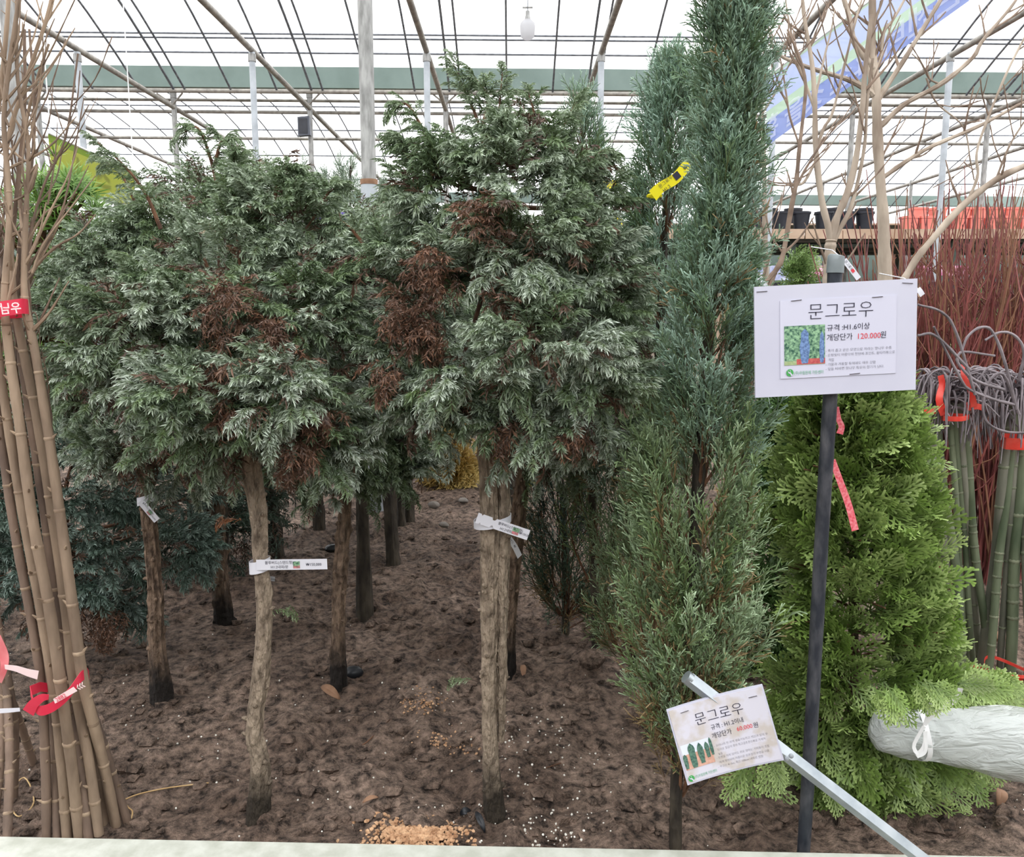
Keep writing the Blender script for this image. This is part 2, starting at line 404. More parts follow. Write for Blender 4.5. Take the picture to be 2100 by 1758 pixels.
def tpl_whorl(r, n=22):
    """umbrella-pine whorl: long strap needles round the shoot end"""
    V, T, C = [], [], []
    for i in range(n):
        ph = 2*math.pi*i/n+r.normal()*.1; el = r.uniform(.15, 1.05)
        d = np.array([math.cos(ph)*math.cos(el), math.sin(ph)*math.cos(el), math.sin(el)])
        sd = np.cross(d, [0, 0, 1.]); sd = sd/np.linalg.norm(sd)*.03
        l = r.uniform(.8, 1.1); m = d*l*.6; e = d*l+np.array([0, 0, -.1])
        k = len(V); V.extend([-sd*.6, sd*.6, m+sd, m-sd, e]); T.extend([(k, k+1, k+2), (k, k+2, k+3), (k+3, k+2, k+4)]); C.extend([0, 0, .6, .6, 1])
    return np.array(V), np.array(T), np.array(C)

rt = np.random.default_rng(3)
TP = {'plume': [tpl_plume(rt) for _ in range(6)], 'plume_lo': [tpl_plume(rt, 4, 5) for _ in range(5)],
      'cord': [tpl_cord(rt) for _ in range(6)], 'cord_lo': [tpl_cord(rt, 7, 2) for _ in range(4)],
      'frond': [tpl_frond(rt) for _ in range(6)], 'frond_lo': [tpl_frond(rt, 8) for _ in range(4)], 'whorl': [tpl_whorl(rt) for _ in range(4)]}
NTRI = [0]
class Fol:
    """collects sprays, builds one mesh"""
    def __init__(s): s.P, s.D, s.U, s.S, s.A, s.B, s.K, s.ST = [], [], [], [], [], [], [], []
    def add(s, P, D, U, S, A, B, kind, stem=(60, 42, 30)):
        P = np.asarray(P, float).reshape(-1, 3); n = max(len(P), len(np.asarray(D, float).reshape(-1, 3))); P = np.broadcast_to(P, (n, 3))
        bc = lambda a: np.broadcast_to(np.asarray(a, float), (n, 3))
        s.P.append(P); s.D.append(unit(bc(D))); s.U.append(bc(U)); s.S.append(np.broadcast_to(np.asarray(S, float), (n,)))
        s.A.append(bc(A)); s.B.append(bc(B)); s.K += [kind]*n; s.ST.append(bc(L(stem)))
    def build(s, name, mat, parent, r, **kw):
        P, D, U, S, A, B, ST = [np.concatenate(x) for x in (s.P, s.D, s.U, s.S, s.A, s.B, s.ST)]
        K = np.array(s.K); off = np.array(root_off(parent)) if parent else np.zeros(3)
        X = U-np.sum(U*D, 1, keepdims=True)*D; X = unit(X+1e-6*r.normal(size=X.shape)); Yv = np.cross(D, X)
        VV, TT, CC, base = [], [], [], 0
        for kind in sorted(set(s.K)):
            ids = np.where(K == kind)[0]; tl = TP[kind]; which = r.integers(0, len(tl), len(ids))
            for ti, (v, t, c) in enumerate(tl):
                q = ids[which == ti]
                if not len(q): continue
                v = v.copy(); flip = r.choice([-1., 1.], len(q))
                pts = P[q][:, None]+S[q][:, None, None]*(v[None, :, 0:1]*X[q][:, None]+v[None, :, 1:2]*Yv[q][:, None]*flip[:, None, None]+v[None, :, 2:3]*D[q][:, None])
                cc = np.clip(c, 0, 1)[None, :, None]
                col = A[q][:, None]*(1-cc)+B[q][:, None]*cc
                sm = np.clip(-c, 0, 1)[None, :, None]; col = col*(1-sm)+ST[q][:, None]*sm
                VV.append((pts-off).reshape(-1, 3)); CC.append(col.reshape(-1, 3))
                TT.append((t[None]+(base+np.arange(len(q))*len(v))[:, None, None]).reshape(-1, 3)); base += len(q)*len(v)
        V = np.concatenate(VV).astype(np.float32); T = np.concatenate(TT).astype(np.int32); C = np.concatenate(CC)
        me = bpy.data.meshes.new(name); me.vertices.add(len(V)); me.vertices.foreach_set('co', V.ravel())
        me.loops.add(T.size); me.loops.foreach_set('vertex_index', T.ravel())
        me.polygons.add(len(T)); me.polygons.foreach_set('loop_start', np.arange(len(T), dtype=np.int32)*3)
        me.update(calc_edges=True)
        ca = me.color_attributes.new('Col', 'FLOAT_COLOR', 'POINT')
        ca.data.foreach_set('color', np.concatenate([C, np.ones((len(C), 1))], 1).astype(np.float32).ravel())
        me.materials.append(mat); NTRI[0] += len(T)
        o = bpy.data.objects.new(name, me); COL.objects.link(o); o.parent = parent
        return tag(o, kind='stuff', **kw)

def rdir(r, n): return unit(r.normal(size=(n, 3)))
def mixcol(r, n, ca, cb, jit=.12):
    t = r.random((n, 1)); c = np.array(L(ca))*(1-t)+np.array(L(cb))*t
    return c*(1+r.normal(size=(n, 1))*jit)

# ================================================================ THE SETTING
_LAT = {}
def vnoise(x, y, s, seed):
    if seed not in _LAT: _LAT[seed] = np.random.default_rng(seed).random((256, 256))
    g = _LAT[seed]; x = x*s; y = y*s
    xi, yi = np.floor(x).astype(int), np.floor(y).astype(int); fx, fy = x-xi, y-yi
    fx = fx*fx*(3-2*fx); fy = fy*fy*(3-2*fy)
    q = lambda a, b: g[a % 256, b % 256]
    return (q(xi, yi)*(1-fx)+q(xi+1, yi)*fx)*(1-fy)+(q(xi, yi+1)*(1-fx)+q(xi+1, yi+1)*fx)*fy
def ground_z(x, y):
    x = np.asarray(x, float); y = np.asarray(y, float)
    z = .05*(vnoise(x, y, 1.3, 1)-.5)
    rough = .35+.9*vnoise(x, y, 2.1, 9)
    z = z+rough*(.034*(vnoise(x, y, 9, 2)-.5)+.020*(vnoise(x, y, 21, 3)-.5)+.014*(vnoise(x, y, 48, 4)-.5))
    z = z+np.maximum(0, vnoise(x, y, 14, 5)-.66)*.09*rough
    return z
def build_ground():
    xs = np.concatenate([np.linspace(-14, -2.6, 30), np.linspace(-2.55, 2.55, 330), np.linspace(2.6, 14, 30)])
    ys = np.concatenate([np.linspace(-6, 1.2, 8), np.linspace(1.25, 3.6, 170), np.linspace(3.63, 6.5, 60), np.linspace(6.7, 34, 50)])
    X, Y = np.meshgrid(xs, ys); Z = ground_z(X, Y)
    near = np.clip((Y-1.45)/.12, 0, 1); Z = Z*near
    n, m = X.shape; V = np.stack([X, Y, Z], -1).reshape(-1, 3)
    i = np.arange(n-1)[:, None]*m+np.arange(m-1)[None]
    F = np.stack([i, i+1, i+m+1, i+m], -1).reshape(-1, 4)
    me = bpy.data.meshes.new('floor'); me.from_pydata(V.tolist(), [], F.tolist()); me.materials.append(M['soil'])
    me.polygons.foreach_set('use_smooth', [True]*len(me.polygons))
    o = bpy.data.objects.new('floor', me); COL.objects.link(o)
    return tag(o, 'dark brown bare soil of the planting bed', None, None, 'structure')
floor = build_ground()
def gz(x, y): return float(ground_z(np.array([x]), np.array([y]))[0]) if y > 1.57 else 0.0
def ground_at(px, py):
    p = G(px, py, 0)
    for _ in range(3): p = G(px, py, gz(p.x, p.y))
    return p

# pale concrete kerb along the bed
kp = [W(-160, 1712, 1.46), W(2300, 1768, 1.46)]
k = MB(); a = G(-260, 1711, .03); b = G(2400, 1764, .03); dirk = (b-a).normalized(); nk = Vector((-dirk.y, dirk.x, 0))
fk = [a, b, b-nk*.16, a-nk*.16]
k.add([p+Vector((0, 0, dz)) for dz in (-.25, 0) for p in fk], [(3,2,1,0),(4,5,6,7),(0,1,5,4),(1,2,6,5),(2,3,7,6),(3,0,4,7)])
kb = k.build('kerb', M['curb'], smooth=False, label='pale concrete kerb edging the planting bed', kind='structure')

# side and back walls added to cut horizon light; far wall closes the view
for nm, c, sz, lab in (('shade_wall_left', (-12.5, 9, 1.2), (.08, 40, 2.6), 'grey-green curtain wall added at the left side to block low light'), ('shade_wall_right', (12.5, 9, 1.2), (.08, 40, 2.6), 'grey-green curtain wall added at the right side to block low light'),
                       ('wall_far', (0, 27, 1.6), (34, .08, 3.4), 'grey-green insulated curtain wall at the far end'), ('shade_wall_back', (0, -5, 1.35), (25, .08, 2.8), 'grey-green curtain wall added behind the path to block low light')):
    m = MB(); m.box(c, *sz); m.build(nm, M['wallcloth'], smooth=False, label=lab, kind='structure')
# greenhouse frame
YA = 8.5; ZB = W(508, 107, YA).z
YG = min(np.linspace(9, 14, 501), key=lambda y: abs(W(480, 226, y).z-ZB))
SP = YG-.1; ZG0 = W(1050, 186, YG).z; ZG1 = W(1050, 145, YG).z; RISE = 1.25; ZARC = ZG0-.05
gslope = -.0075
def zoff(x): return gslope*x
beamX = [W(p, 107, YA).x for p in (158, 508, 868, 1213, 1590, 1950)]
bdx = (beamX[-1]-beamX[0])/5; beamX = [beamX[0]+bdx*i for i in range(-3, 9)]
ceil = empty('ceiling', (0, YG, ZG1), 'white translucent film roof on thin steel arches', None, None, 'structure')
def arc(u): return ZARC+RISE*(1-(2*u-1)**2)
def film(y0, y1, x0, x1, lift):
    m = MB(); n = 24; vs = []
    for i in range(n+1):
        u = i/n; z = arc(u)+lift
        vs += [(x0, y0+(y1-y0)*u, z+zoff(x0)), (x1, y0+(y1-y0)*u, z+zoff(x1))]
    m.add(vs, [(2*i, 2*i+1, 2*i+3, 2*i+2) for i in range(n)])
    return m.build('roof_film', M['film'], ceil)
film(YG-SP, YG, -13, 13, .36); film(YG, YG+SP, -17, 17, .36); film(YG+SP, YG+2*SP, -22, 22, .36)
def arch(x, y0, y1, r=.013, n=18):
    m = MB(); m.tube([(x, y0+(y1-y0)*i/n, arc(i/n)+zoff(x)) for i in range(n+1)], r, 6); return m.build('arch_pipe', M['pipe'], ceil)
sx = bdx/3
for i in range(-14, 15): arch(beamX[5]+sx*(i+.35), YG-SP, YG-.13)
for i in range(-20, 21): arch(beamX[5]+sx*(i+.35), YG, YG+SP, .013)
for x in beamX[1:11]:
    arch(x+.06, YG-SP, YG-.13, .015)
def pipe_x(y, z, r, x0=-12, x1=12, mat='pipe', name='purlin'):
    m = MB(); m.tube([(x0, y, z+zoff(x0)), (x1, y, z+zoff(x1))], r, 8); return m.build(name, M[mat], ceil)
def u_at(py):
    return min(np.linspace(.5, .999, 400), key=lambda u: abs(PX((0, YG-SP+SP*u, arc(u)))[1][0]-py))
for u in (u_at(70), u_at(79), u_at(109), .60, .42, .25): pipe_x(YG-SP+SP*u, arc(u)-.02, .011)
for u in (.12, .2, .31, .42, .55, .68, .8, .9): pipe_x(YG+SP*u, arc(u)-.02, .014, -17, 17)
pipe_x(YG-.12, ZG0-.06, .028, mat='beam', name='gutter_rail'); pipe_x(YG+.5, ZG0-.02, .02, mat='beam', name='gutter_rail')
pipe_x(YG+.3, ZB+.02, .022, mat='beam', name='tie_rail'); pipe_x(YG+1.6, ZB-.05, .022, mat='beam', name='tie_rail')
def gutter(y, z0, z1, x0, x1, label):
    m = MB(); h = z1-z0; prof = [(-.10, h), (-.06, 0), (.12, 0), (.22, h), (.21, h), (.11, .012), (-.05, .012), (-.09, h)]
    vs = [(x, y+p[0], z0+p[1]+zoff(x)) for x in (x0, x1) for p in prof]; n = len(prof)
    m.add(vs, [(i, (i+1) % n, n+(i+1) % n, n+i) for i in range(n)]+[tuple(range(n)), tuple(range(2*n-1, n-1, -1))])
    return m.build('gutter', M['gutter'], smooth=False, label=label, kind='structure')
gutter(YG, ZG0, ZG1, -12, 12, 'grey-green roof gutter running across above the plants')
gutter(YG+SP, ZG0, ZG1, -17, 17, 'far grey-green roof gutter beyond the high shelf')
for x in beamX:
    m = MB(); n = 12; m.tube([(x, 1.5+(YG+SP-1.5)*i/n, ZB+zoff(x)) for i in range(n+1)], .030, 8); m.build('tie_beam', M['beam'], ceil)
def post(x, y, z1, r, mat, label, sleeve=None, group=None, sq=False):
    t = empty('post', (x, y, 0), label, None, group, 'structure')
    m = MB(); m.tube([(x, y, -.05), (x, y, z1)], r, 12 if not sq else 4); m.build('pole', M[mat], t)
    m = MB(); m.tube([(x, y, z1-.09), (x, y, z1-.02)], r*1.25, 12); m.build('clamp', M['galv_dull'], t)
    if sleeve:
        m = MB(); m.tube([(x, y, -.05), (x, y, sleeve)], r*1.14, 12); m.build('sleeve', M['galv'], t)
        m = MB(); m.tube([(x, y, sleeve-.005), (x, y, sleeve+.02)], r*1.2, 12); m.build('rust_ring', M['deadleaf'], t)
    return t
YN = 4.3
for px in (38, 755): 
    q = W(px, 300, YN); sz = W(755, 377, YN).z
    post(q.x, YN, ZB, .037, 'galv_dull', 'thick weathered steel post %s' % ('rising behind the two standard trees' if px > 500 else 'rising behind the bare sapling bundle'), sz if px > 500 else None)
for i, x in enumerate(beamX[1:11]):
    post(x, YA, ZB, .031, 'galv', 'slim bright galvanised post holding up a tie beam', None, 'slim posts under the tie beams')
for i, x in enumerate(beamX[1:11]):
    t = post(x, YG, ZG0, .032, 'galv_dull', 'slim grey post under the long roof gutter', None, 'posts under the gutter')
    for s in (-1, 1):
        m = MB(); m.tube([(x, YG-.03, ZB+.06), (x+s*.16, YG-.12, ZG0-.06)], .012, 6); m.build('brace', M['beam'], t)
for x in beamX: post(x, YG+SP*.52, ZB, .03, 'galv_dull', 'distant grey post in the second roof bay', None, 'posts in the second bay')

# hanging lamp and loudspeaker
YL = 7.2; p = W(1082, 50, YL); t = empty('hanging_lamp', p, 'frosted glass lamp hanging from a roof pipe', 'lamp')
pp = lambda py: W(1082, py, YL)
s = YL/FPX
m = MB(); prof = [(9, 77), (13, 73), (14.5, 64), (15, 54), (14, 48), (10, 44), (6, 41)]
m.lathe([(r*s, (50-y)*s) for r, y in prof], p, 18); m.build('globe', M['glass'], t)
m = MB(); m.lathe([(r*s, (50-y)*s) for r, y in [(6, 42), (5.5, 36), (4, 34), (4, 26), (2, 25)]], p, 12); m.build('socket', M['galv_dull'], t)
m = MB(); ztop = arc((YL-YG+SP)/SP); m.tube([p+Vector((0, 0, 24*s)), (p.x, p.y, ztop)], .004, 6); m.build('cord', M['pipe'], t)
m = MB(); m.box(p+Vector((0, 0, 31*s)), 20*s, 4*s, 2*s); m.build('hanger', M['galv_dull'], t)
YS = YG-.12; p = W(625, 260, YS); s = YS/FPX; t = empty('loudspeaker', p, 'small dark loudspeaker clamped to a post under the gutter', 'loudspeaker')
m = MB()
hw, hh = 12*s, 19*s
m.add([p+Vector(q) for q in [(-hw, -.05, -hh), (hw, -.05, -hh*.9), (hw, .03, -hh*.9), (-hw, .03, -hh), (-hw, -.05, hh*.9), (hw*.9, -.05, hh), (hw*.9, .03, hh), (-hw, .03, hh*.9)]],
      [(3,2,1,0),(4,5,6,7),(0,1,5,4),(1,2,6,5),(2,3,7,6),(3,0,4,7)]); m.build('case', M['speaker'], t, smooth=False)
m = MB(); m.box(p+Vector((-hw*.1, -.053, 0)), hw*1.4, .006, hh*1.5); m.build('grille', M['blackpot'], t, smooth=False)
m = MB(); m.box(p+Vector((-.02, .06, 0)), .03, .09, .03); m.build('bracket', M['galv_dull'], t, smooth=False)

# ---------------------------------------------------------------- banners under the roof
def banner(name, corners, Y0, Y1, mats, bands, label, texts, depth_bow=.05):
    """corners: TL, TR, BR, BL photo points; left end at Y0, right end at Y1"""
    A, B, C, D = W(*corners[0], Y0), W(*corners[1], Y1), W(*corners[2], Y1), W(*corners[3], Y0)
    t = empty(name, D, label, 'banner'); n = 30
    def pt(u, v):
        q = (A*(1-u)+B*u)*v+(D*(1-u)+C*u)*(1-v); return q+Vector((0, depth_bow*math.sin(u*9)*.5, 0))
    for bi, (v0, v1, mi, nm) in enumerate(bands):
        m = MB(); vs = []
        for i in range(n+1):
            for v in (v0, v1):
                q = pt(i/n, v); vs += [q, q+Vector((0, .002, 0))]
        fs = []
        for i in range(n):
            a = 4*i; fs += [(a, a+4, a+6, a+2), (a+1, a+3, a+7, a+5), (a, a+1, a+5, a+4), (a+2, a+6, a+7, a+3)]
        m.add(vs, fs); m.build(nm, M[mi], t)
    for q in (pt(0.02, 1), pt(.98, 1)):
        if q.z < ZB-.05: m = MB(); m.tube([q, (q.x, q.y, ZB+zoff(q.x))], .004, 5); m.build('cord', M['ribbon'], t)
    m = MB(); m.tube([pt(0, 1), pt(.5, 1), pt(1, 1)], .008, 6); m.build('top_hem', M['ribbon'], t)
    for (body, u, v, size, mi, mirror, al) in texts:
        nn = (B-A).cross(A-D).normalized(); nn = nn if nn.y < 0 else -nn; lw, hh = (B-A).length, (A-D).length
        class OnCloth:
            def p(s_, a, b, d=0): return pt(u+a/lw, v+b/hh)+nn*d
        if mi == 'navy': lettering(OnCloth(), body, 0, 0, size, M['tagwhite'], t, d=.006, mirror=mirror, align=al, thin=.012)
        lettering(OnCloth(), body, 0, 0, size, M[mi], t, d=.012, mirror=mirror, align=al, thin=.004)
    return t
banner('blue_banner', [(1572, 158), (1990, -150), (1990, 0), (1572, 300)], 6.6, 5.4, None,
       [(0, .34, 'bannerblue', 'blue_band'), (.34, .5, 'bannergreen', 'pale_green_band'), (.5, .95, 'bannerpale', 'picture_band'), (.95, 1.0, 'bannergreen', 'hem')],
       'long pale blue printed banner seen from behind, hanging under the roof',
       [('든센터에', .985, .085, .21, 'bannertext', True, 'LEFT'), ('오신', .60, .085, .21, 'bannertext', True, 'LEFT'), ('것을 환영', .34, .085, .19, 'bannertext', True, 'LEFT'),
        ('무', .36, .42, .11, 'bannertext', True, 'LEFT')])
yb = banner('yellow_banner', [(98, 272), (275, 352), (275, 420), (110, 400)], 5.2, 6.4, None,
       [(0, .86, 'banneryellow', 'printed_field'), (.86, 1, 'bannerlime', 'top_edge')],
       'yellow-green printed banner with blue characters behind the umbrella pine',
       [('소', .36, .3, .22, 'navy', True, 'LEFT'), ('스', .68, .3, .22, 'navy', True, 'LEFT')])
fr = px_frame((100, 330), (275, 375), (190, 320), (190, 400), 5.75, 1.2)

# ================================================================ PLANTS
def bark_trunk(mb, pts, radii, seed=0, seg=20, n=90, knots=22, amp=.12):
    """trunk with flaky ridges, knots and a swollen root collar"""
    r = np.random.default_rng(seed); C = bez(pts, n); R = lerp_list(radii, n+1)
    ph = r.random(seg)*6; rid = r.normal(size=seg)*amp
    kn = [(r.integers(3, n-3), r.integers(0, seg), r.uniform(.15, .4)) for _ in range(knots)]
    x = Vector((1, 0, 0)); vs = []
    drift = r.normal(size=(n+1, seg)).cumsum(0)*.025; flake = r.choice([0, 0, .05, -.05, .09], size=(n//3+2, seg))*min(1, amp/.12)
    for i in range(n+1):
        t = (C[min(i+1, n)]-C[max(i-1, 0)]).normalized(); x = (x-t*x.dot(t)).normalized(); y = t.cross(x)
        for k in range(seg):
            a = 2*math.pi*k/seg
            rr = 1+rid[k]*math.cos(i*.11+ph[k])+float(np.clip(drift[i, k], -.13, .13))+flake[i//3, k]
            for (ki, kk, ka) in kn:
                dk = min(abs(k-kk), seg-abs(k-kk))
                rr += ka*math.exp(-((i-ki)/1.1)**2-(dk/.9)**2)
            vs.append(C[i]+(x*math.cos(a)+y*math.sin(a))*R[i]*rr)
    fs = [(i*seg+k, i*seg+(k+1) % seg, (i+1)*seg+(k+1) % seg, (i+1)*seg+k) for i in range(n) for k in range(seg)]
    fs += [tuple(range(seg))[::-1], tuple(n*seg+k for k in range(seg))]
    mb.add(vs, fs)
    for _ in range(knots if seg >= 18 else 0):   # pruned twig stubs
        i = int(r.integers(6, n-8)); a = r.random()*6.28; o = Vector((math.cos(a), math.sin(a)*.8-.3, .2)).normalized(); q = R[i]
        mb.tube([C[i]+o*q*.75, C[i]+o*q*1.12, C[i]+o*(q*1.12+r.uniform(.002, .008))+Vector((0, 0, r.uniform(-.004, .004)))], [q*.42, q*.3, q*.16], 7)
    return mb

def lobes_px(lobes, Y):
    """(px, py, dY, rx px, ry px) -> centre, radii"""
    out = []
    for l in lobes:
        y = Y+l[2]; c = np.array(W(l[0], l[1], y)); s = y/FPX
        rx, rz = l[3]*s, l[4]*s; ry = l[5]*s if len(l) > 5 else (rx+rz)/2
        out.append((c, np.array([rx, ry, rz])))
    return out

GREEN = dict(a0=(66, 86, 42), a1=(92, 112, 60), b0=(138, 158, 128), b1=(232, 240, 232))
def cypress_crown(parent, lobes, trunk_top, dens, r, kind='plume', plume=.07, pal=GREEN, brown=(), shoots=(), name='foliage', back=.35, nbr=26, blen=.11, brown_n=1.0):
    """foliage built of boughs that fan out from rounded lobes; dead brown sprays sit in the gaps"""
    F = Fol(); DF = Fol(); BR = MB(); nb = 0
    cs = np.array([c for c, _ in lobes]); rs = np.array([q for _, q in lobes])
    mid = cs.mean(0); ztop = max(c[2]+q[2] for c, q in lobes); zbot = min(c[2]-q[2] for c, q in lobes)
    for li, (c, q) in enumerate(lobes):
        area = 4*math.pi*((((q[0]*q[1])**1.6+(q[0]*q[2])**1.6+(q[1]*q[2])**1.6)/3)**(1/1.6))
        n = int(area*dens)
        d = rdir(r, n); p = c+d*q; nrm = unit(d/q)
        ins = np.zeros(n, bool)
        for lj in range(len(lobes)):
            if lj != li: ins |= (np.sum(((p-cs[lj])/rs[lj])**2, 1) < .72)
        tocam = unit(np.array([0, 0, EYE])-p)
        keep = ~ins & ((np.sum(nrm*tocam, 1) > -.25) | (r.random(n) < back))
        keep &= ~((nrm[:, 2] < -.55) & (r.random(n) < .5))
        if len(brown):
            bx, by = PX(p)
            for (qx, qy, qr) in brown:
                keep &= ~(((bx-qx)**2+(by-qy)**2 < .75*qr*qr) & (np.sum(nrm*tocam, 1) > 0) & (r.random(n) < .72))
        p, nrm = p[keep], nrm[keep]; n = len(p)
        if not n: continue
        ax = unit(nrm*.85+np.array([0, 0, .28])+r.normal(size=(n, 3))*.22)
        side = unit(np.cross(ax, np.array([0, 0, 1.])+r.normal(size=(n, 3))*.35)); up = np.cross(side, ax)
        up *= np.sign(up[:, 2:3]+1e-6); bl = blen*r.uniform(.75, 1.25, n)
        base = p-ax*bl[:, None]*.9; nb += n
        hue = r.random((n, 1)); hz = np.clip((p[:, 2:3]-zbot)/(ztop-zbot), 0, 1)
        for j in range(9):
            s = .15+.85*(j+r.random(n))/9; sg = 1 if j % 2 else -1
            pos = base+ax*(bl*s)[:, None]+np.array([0, 0, -1.])*(.25*bl*s*s)[:, None]
            an = .75-.45*s if j < 8 else 0*s
            dd = ax*np.cos(an)[:, None]+side*(sg*np.sin(an))[:, None]+up*.28+r.normal(size=(n, 3))*.2
            A = mixcol(r, n, pal['a0'], pal['a1']); B = np.array(L(pal['b0']))*(1-hue)+np.array(L(pal['b1']))*hue
            B = B*(1+r.normal(size=(n, 1))*.1)
            g = .5*hz; B = B*(1-g)+g*B*np.array([.72, .82, .62])
            F.add(pos, dd, np.array([0, 0, -1.])+.5*nrm, plume*r.uniform(.8, 1.25, n)*(1.1-.35*s), A, B, kind)
        # dead interior
        m = int(n*.9*brown_n)
        if m:
            pi = c+rdir(r, m)*q*r.uniform(.45, .82, (m, 1))
            DF.add(pi, unit(pi-mid+np.array([0, 0, .1])+r.normal(size=(m, 3))*.12), np.array([0, 0, -1.]), plume*r.uniform(.8, 1.3, m), mixcol(r, m, (60, 46, 38), (80, 60, 48)), mixcol(r, m, (96, 74, 60), (134, 100, 78)), 'plume_lo')
    for (qx, qy, qr, yy) in [(b[0], b[1], b[2], None) for b in brown]:
        # dead patch: brown sprays at the depth of the crown surface
        qr = qr*.95; n = int(qr*1.35); a = r.random(n)*6.28; rr = qr*np.sqrt(r.random(n))
        pts = np.array([W(qx+x*math.cos(t), qy+x*math.sin(t), max(.3, mid[1]-.06-.10*r.random())) for x, t in zip(rr, a)])
        DF.add(pts, unit(pts-mid+np.array([0, -.12, .05])+r.normal(size=(n, 3))*.2), np.array([0, 0, -1.]), plume*r.uniform(.55, .95, n), mixcol(r, n, (64, 48, 40), (88, 66, 52)), mixcol(r, n, (108, 80, 64), (158, 112, 84)), 'plume_lo')
    for sh in shoots:
        pts, Ysh = sh[0], sh[1]; C = pxcurve(pts, Ysh, 14); m = len(C)
        BR.tube(C, lerp_list([.0045, .0012], m), 5)
        for i in range(3, m):
            t = np.array((C[i]-C[i-1]).normalized()); k = 2
            sd = rdir(r, k); sd -= np.sum(sd*t, 1, keepdims=True)*t
            u = i/(m-1); dd = unit(t*(.6+.6*u)+unit(sd)*(.8-.4*u))
            A = mixcol(r, k, pal['a0'], pal['a1']); B = mixcol(r, k, pal['b0'], pal['b1'])*np.array([.78, .85, .7])
            F.add(np.array(C[i]), dd, np.array([0, 0, -1.]), plume*r.uniform(.6, .9, k)*(1.05-.3*u), A, B, kind)
    tt = np.array(trunk_top)
    for (c, q) in lobes:
        for _ in range(max(1, nbr//len(lobes))):
            e = c+rdir(r, 1)[0]*q*.75; st = tt+(np.array([0, 0, 1])*max(0, (e[2]-tt[2])*.55)); st[0] += (mid[0]-tt[0])*.3
            md = (st+e)/2+np.array([0, 0, -.02]); BR.tube(bez([st, md, e], 8), lerp_list([.007, .002], 9), 5)
    o = F.build(name, M['leaf'], parent, r, label='blue-green needle sprays') if name == 'foliage' else F.build(name, M['leaf'], parent, r)
    if DF.P: DF.build('dead_foliage', M['leaf'], parent, r, label='dry rust-brown sprays')
    if BR.v: BR.build('branches', M['twig'], parent, kind='stuff')
    return nb

def cypress(pts, Y, radii_px, lobes, label, dens, seed, mat='bark', kind='plume', wet=True, lowtwig=(), stem2=None, **kw):
    r = np.random.default_rng(seed); s = Y/FPX
    P = [W(p[0], p[1], Y+(p[2] if len(p) > 2 else 0)) for p in pts]
    P[0] = Vector((P[0].x, P[0].y, gz(P[0].x, P[0].y)-.03))
    t = empty('cypress_tree', P[0], label, 'tree', 'standard cypress trees in the bed')
    rad = [q*s*.8 for q in radii_px]; rad[0] *= 1.25
    m = MB(); bark_trunk(m, P, rad, seed); m.build('trunk', M[mat], t)
    if stem2:
        m = MB(); bark_trunk(m, [W(p[0], p[1], Y+p[2]) for p in stem2[0]], [q*s*.9 for q in stem2[1]], seed+5); m.build('second_stem', M[mat], t)
    cypress_crown(t, lobes_px(lobes, Y), P[-1], dens, r, kind, **kw)
    return t

T1L = [(470,850,-.10,110,62), (400,800,-.16,125,62), (560,790,-.18,95,85), (640,880,-.06,105,80), (360,900,-.02,70,60), (520,895,0,115,55), (680,800,.0,70,110),
       (610,640,-.02,105,100), (450,560,.05,150,110), (330,660,-.03,120,120), (650,550,.08,75,95), (560,450,.12,110,90), (250,700,.0,90,120), (420,690,-.02,90,60), (520,700,0,110,80)]
cypress([(526,1668), (533,1570), (522,1495), (536,1385), (544,1260), (535,1150), (530,1045), (514,960), (505,880), (500,780,.1)], 1.62, [26,24,23,22,19,18,20,23,20,12], T1L,
        'sturdy standard cypress with a pale trunk wearing a price tag held straight out', 260, 11,
        brown=[(470,640,52), (560,690,45), (430,770,30), (480,850,32), (640,850,38), (600,920,30)],
        shoots=[([(330,470), (300,400), (255,340), (200,292)], 1.75), ([(450,400), (430,320), (405,262), (372,275)], 1.8), ([(440,340), (455,290), (475,300)], 1.8), ([(560,430), (575,360), (600,345)], 1.72),
                ([(480,420), (478,350), (482,325)], 1.72), ([(640,450), (670,400), (690,385)], 1.72)])
T2L = [(980,760,-.16,120,75), (1130,690,-.20,130,95), (1200,790,-.10,105,110), (900,820,-.08,100,85), (860,700,-.02,95,95), (1100,860,-.1,120,70), (1230,880,.0,75,70),
       (960,560,-.08,90,90), (1090,500,-.12,110,95), (830,560,.0,110,85), (1190,560,-.02,110,120), (930,400,.05,120,105), (1080,360,.0,130,110), (1180,430,.06,85,100), (1020,320,.08,85,75), (1120,345,.1,70,55), (890,350,.1,55,50), (775,560,.06,75,70), (1270,680,.08,60,110)]
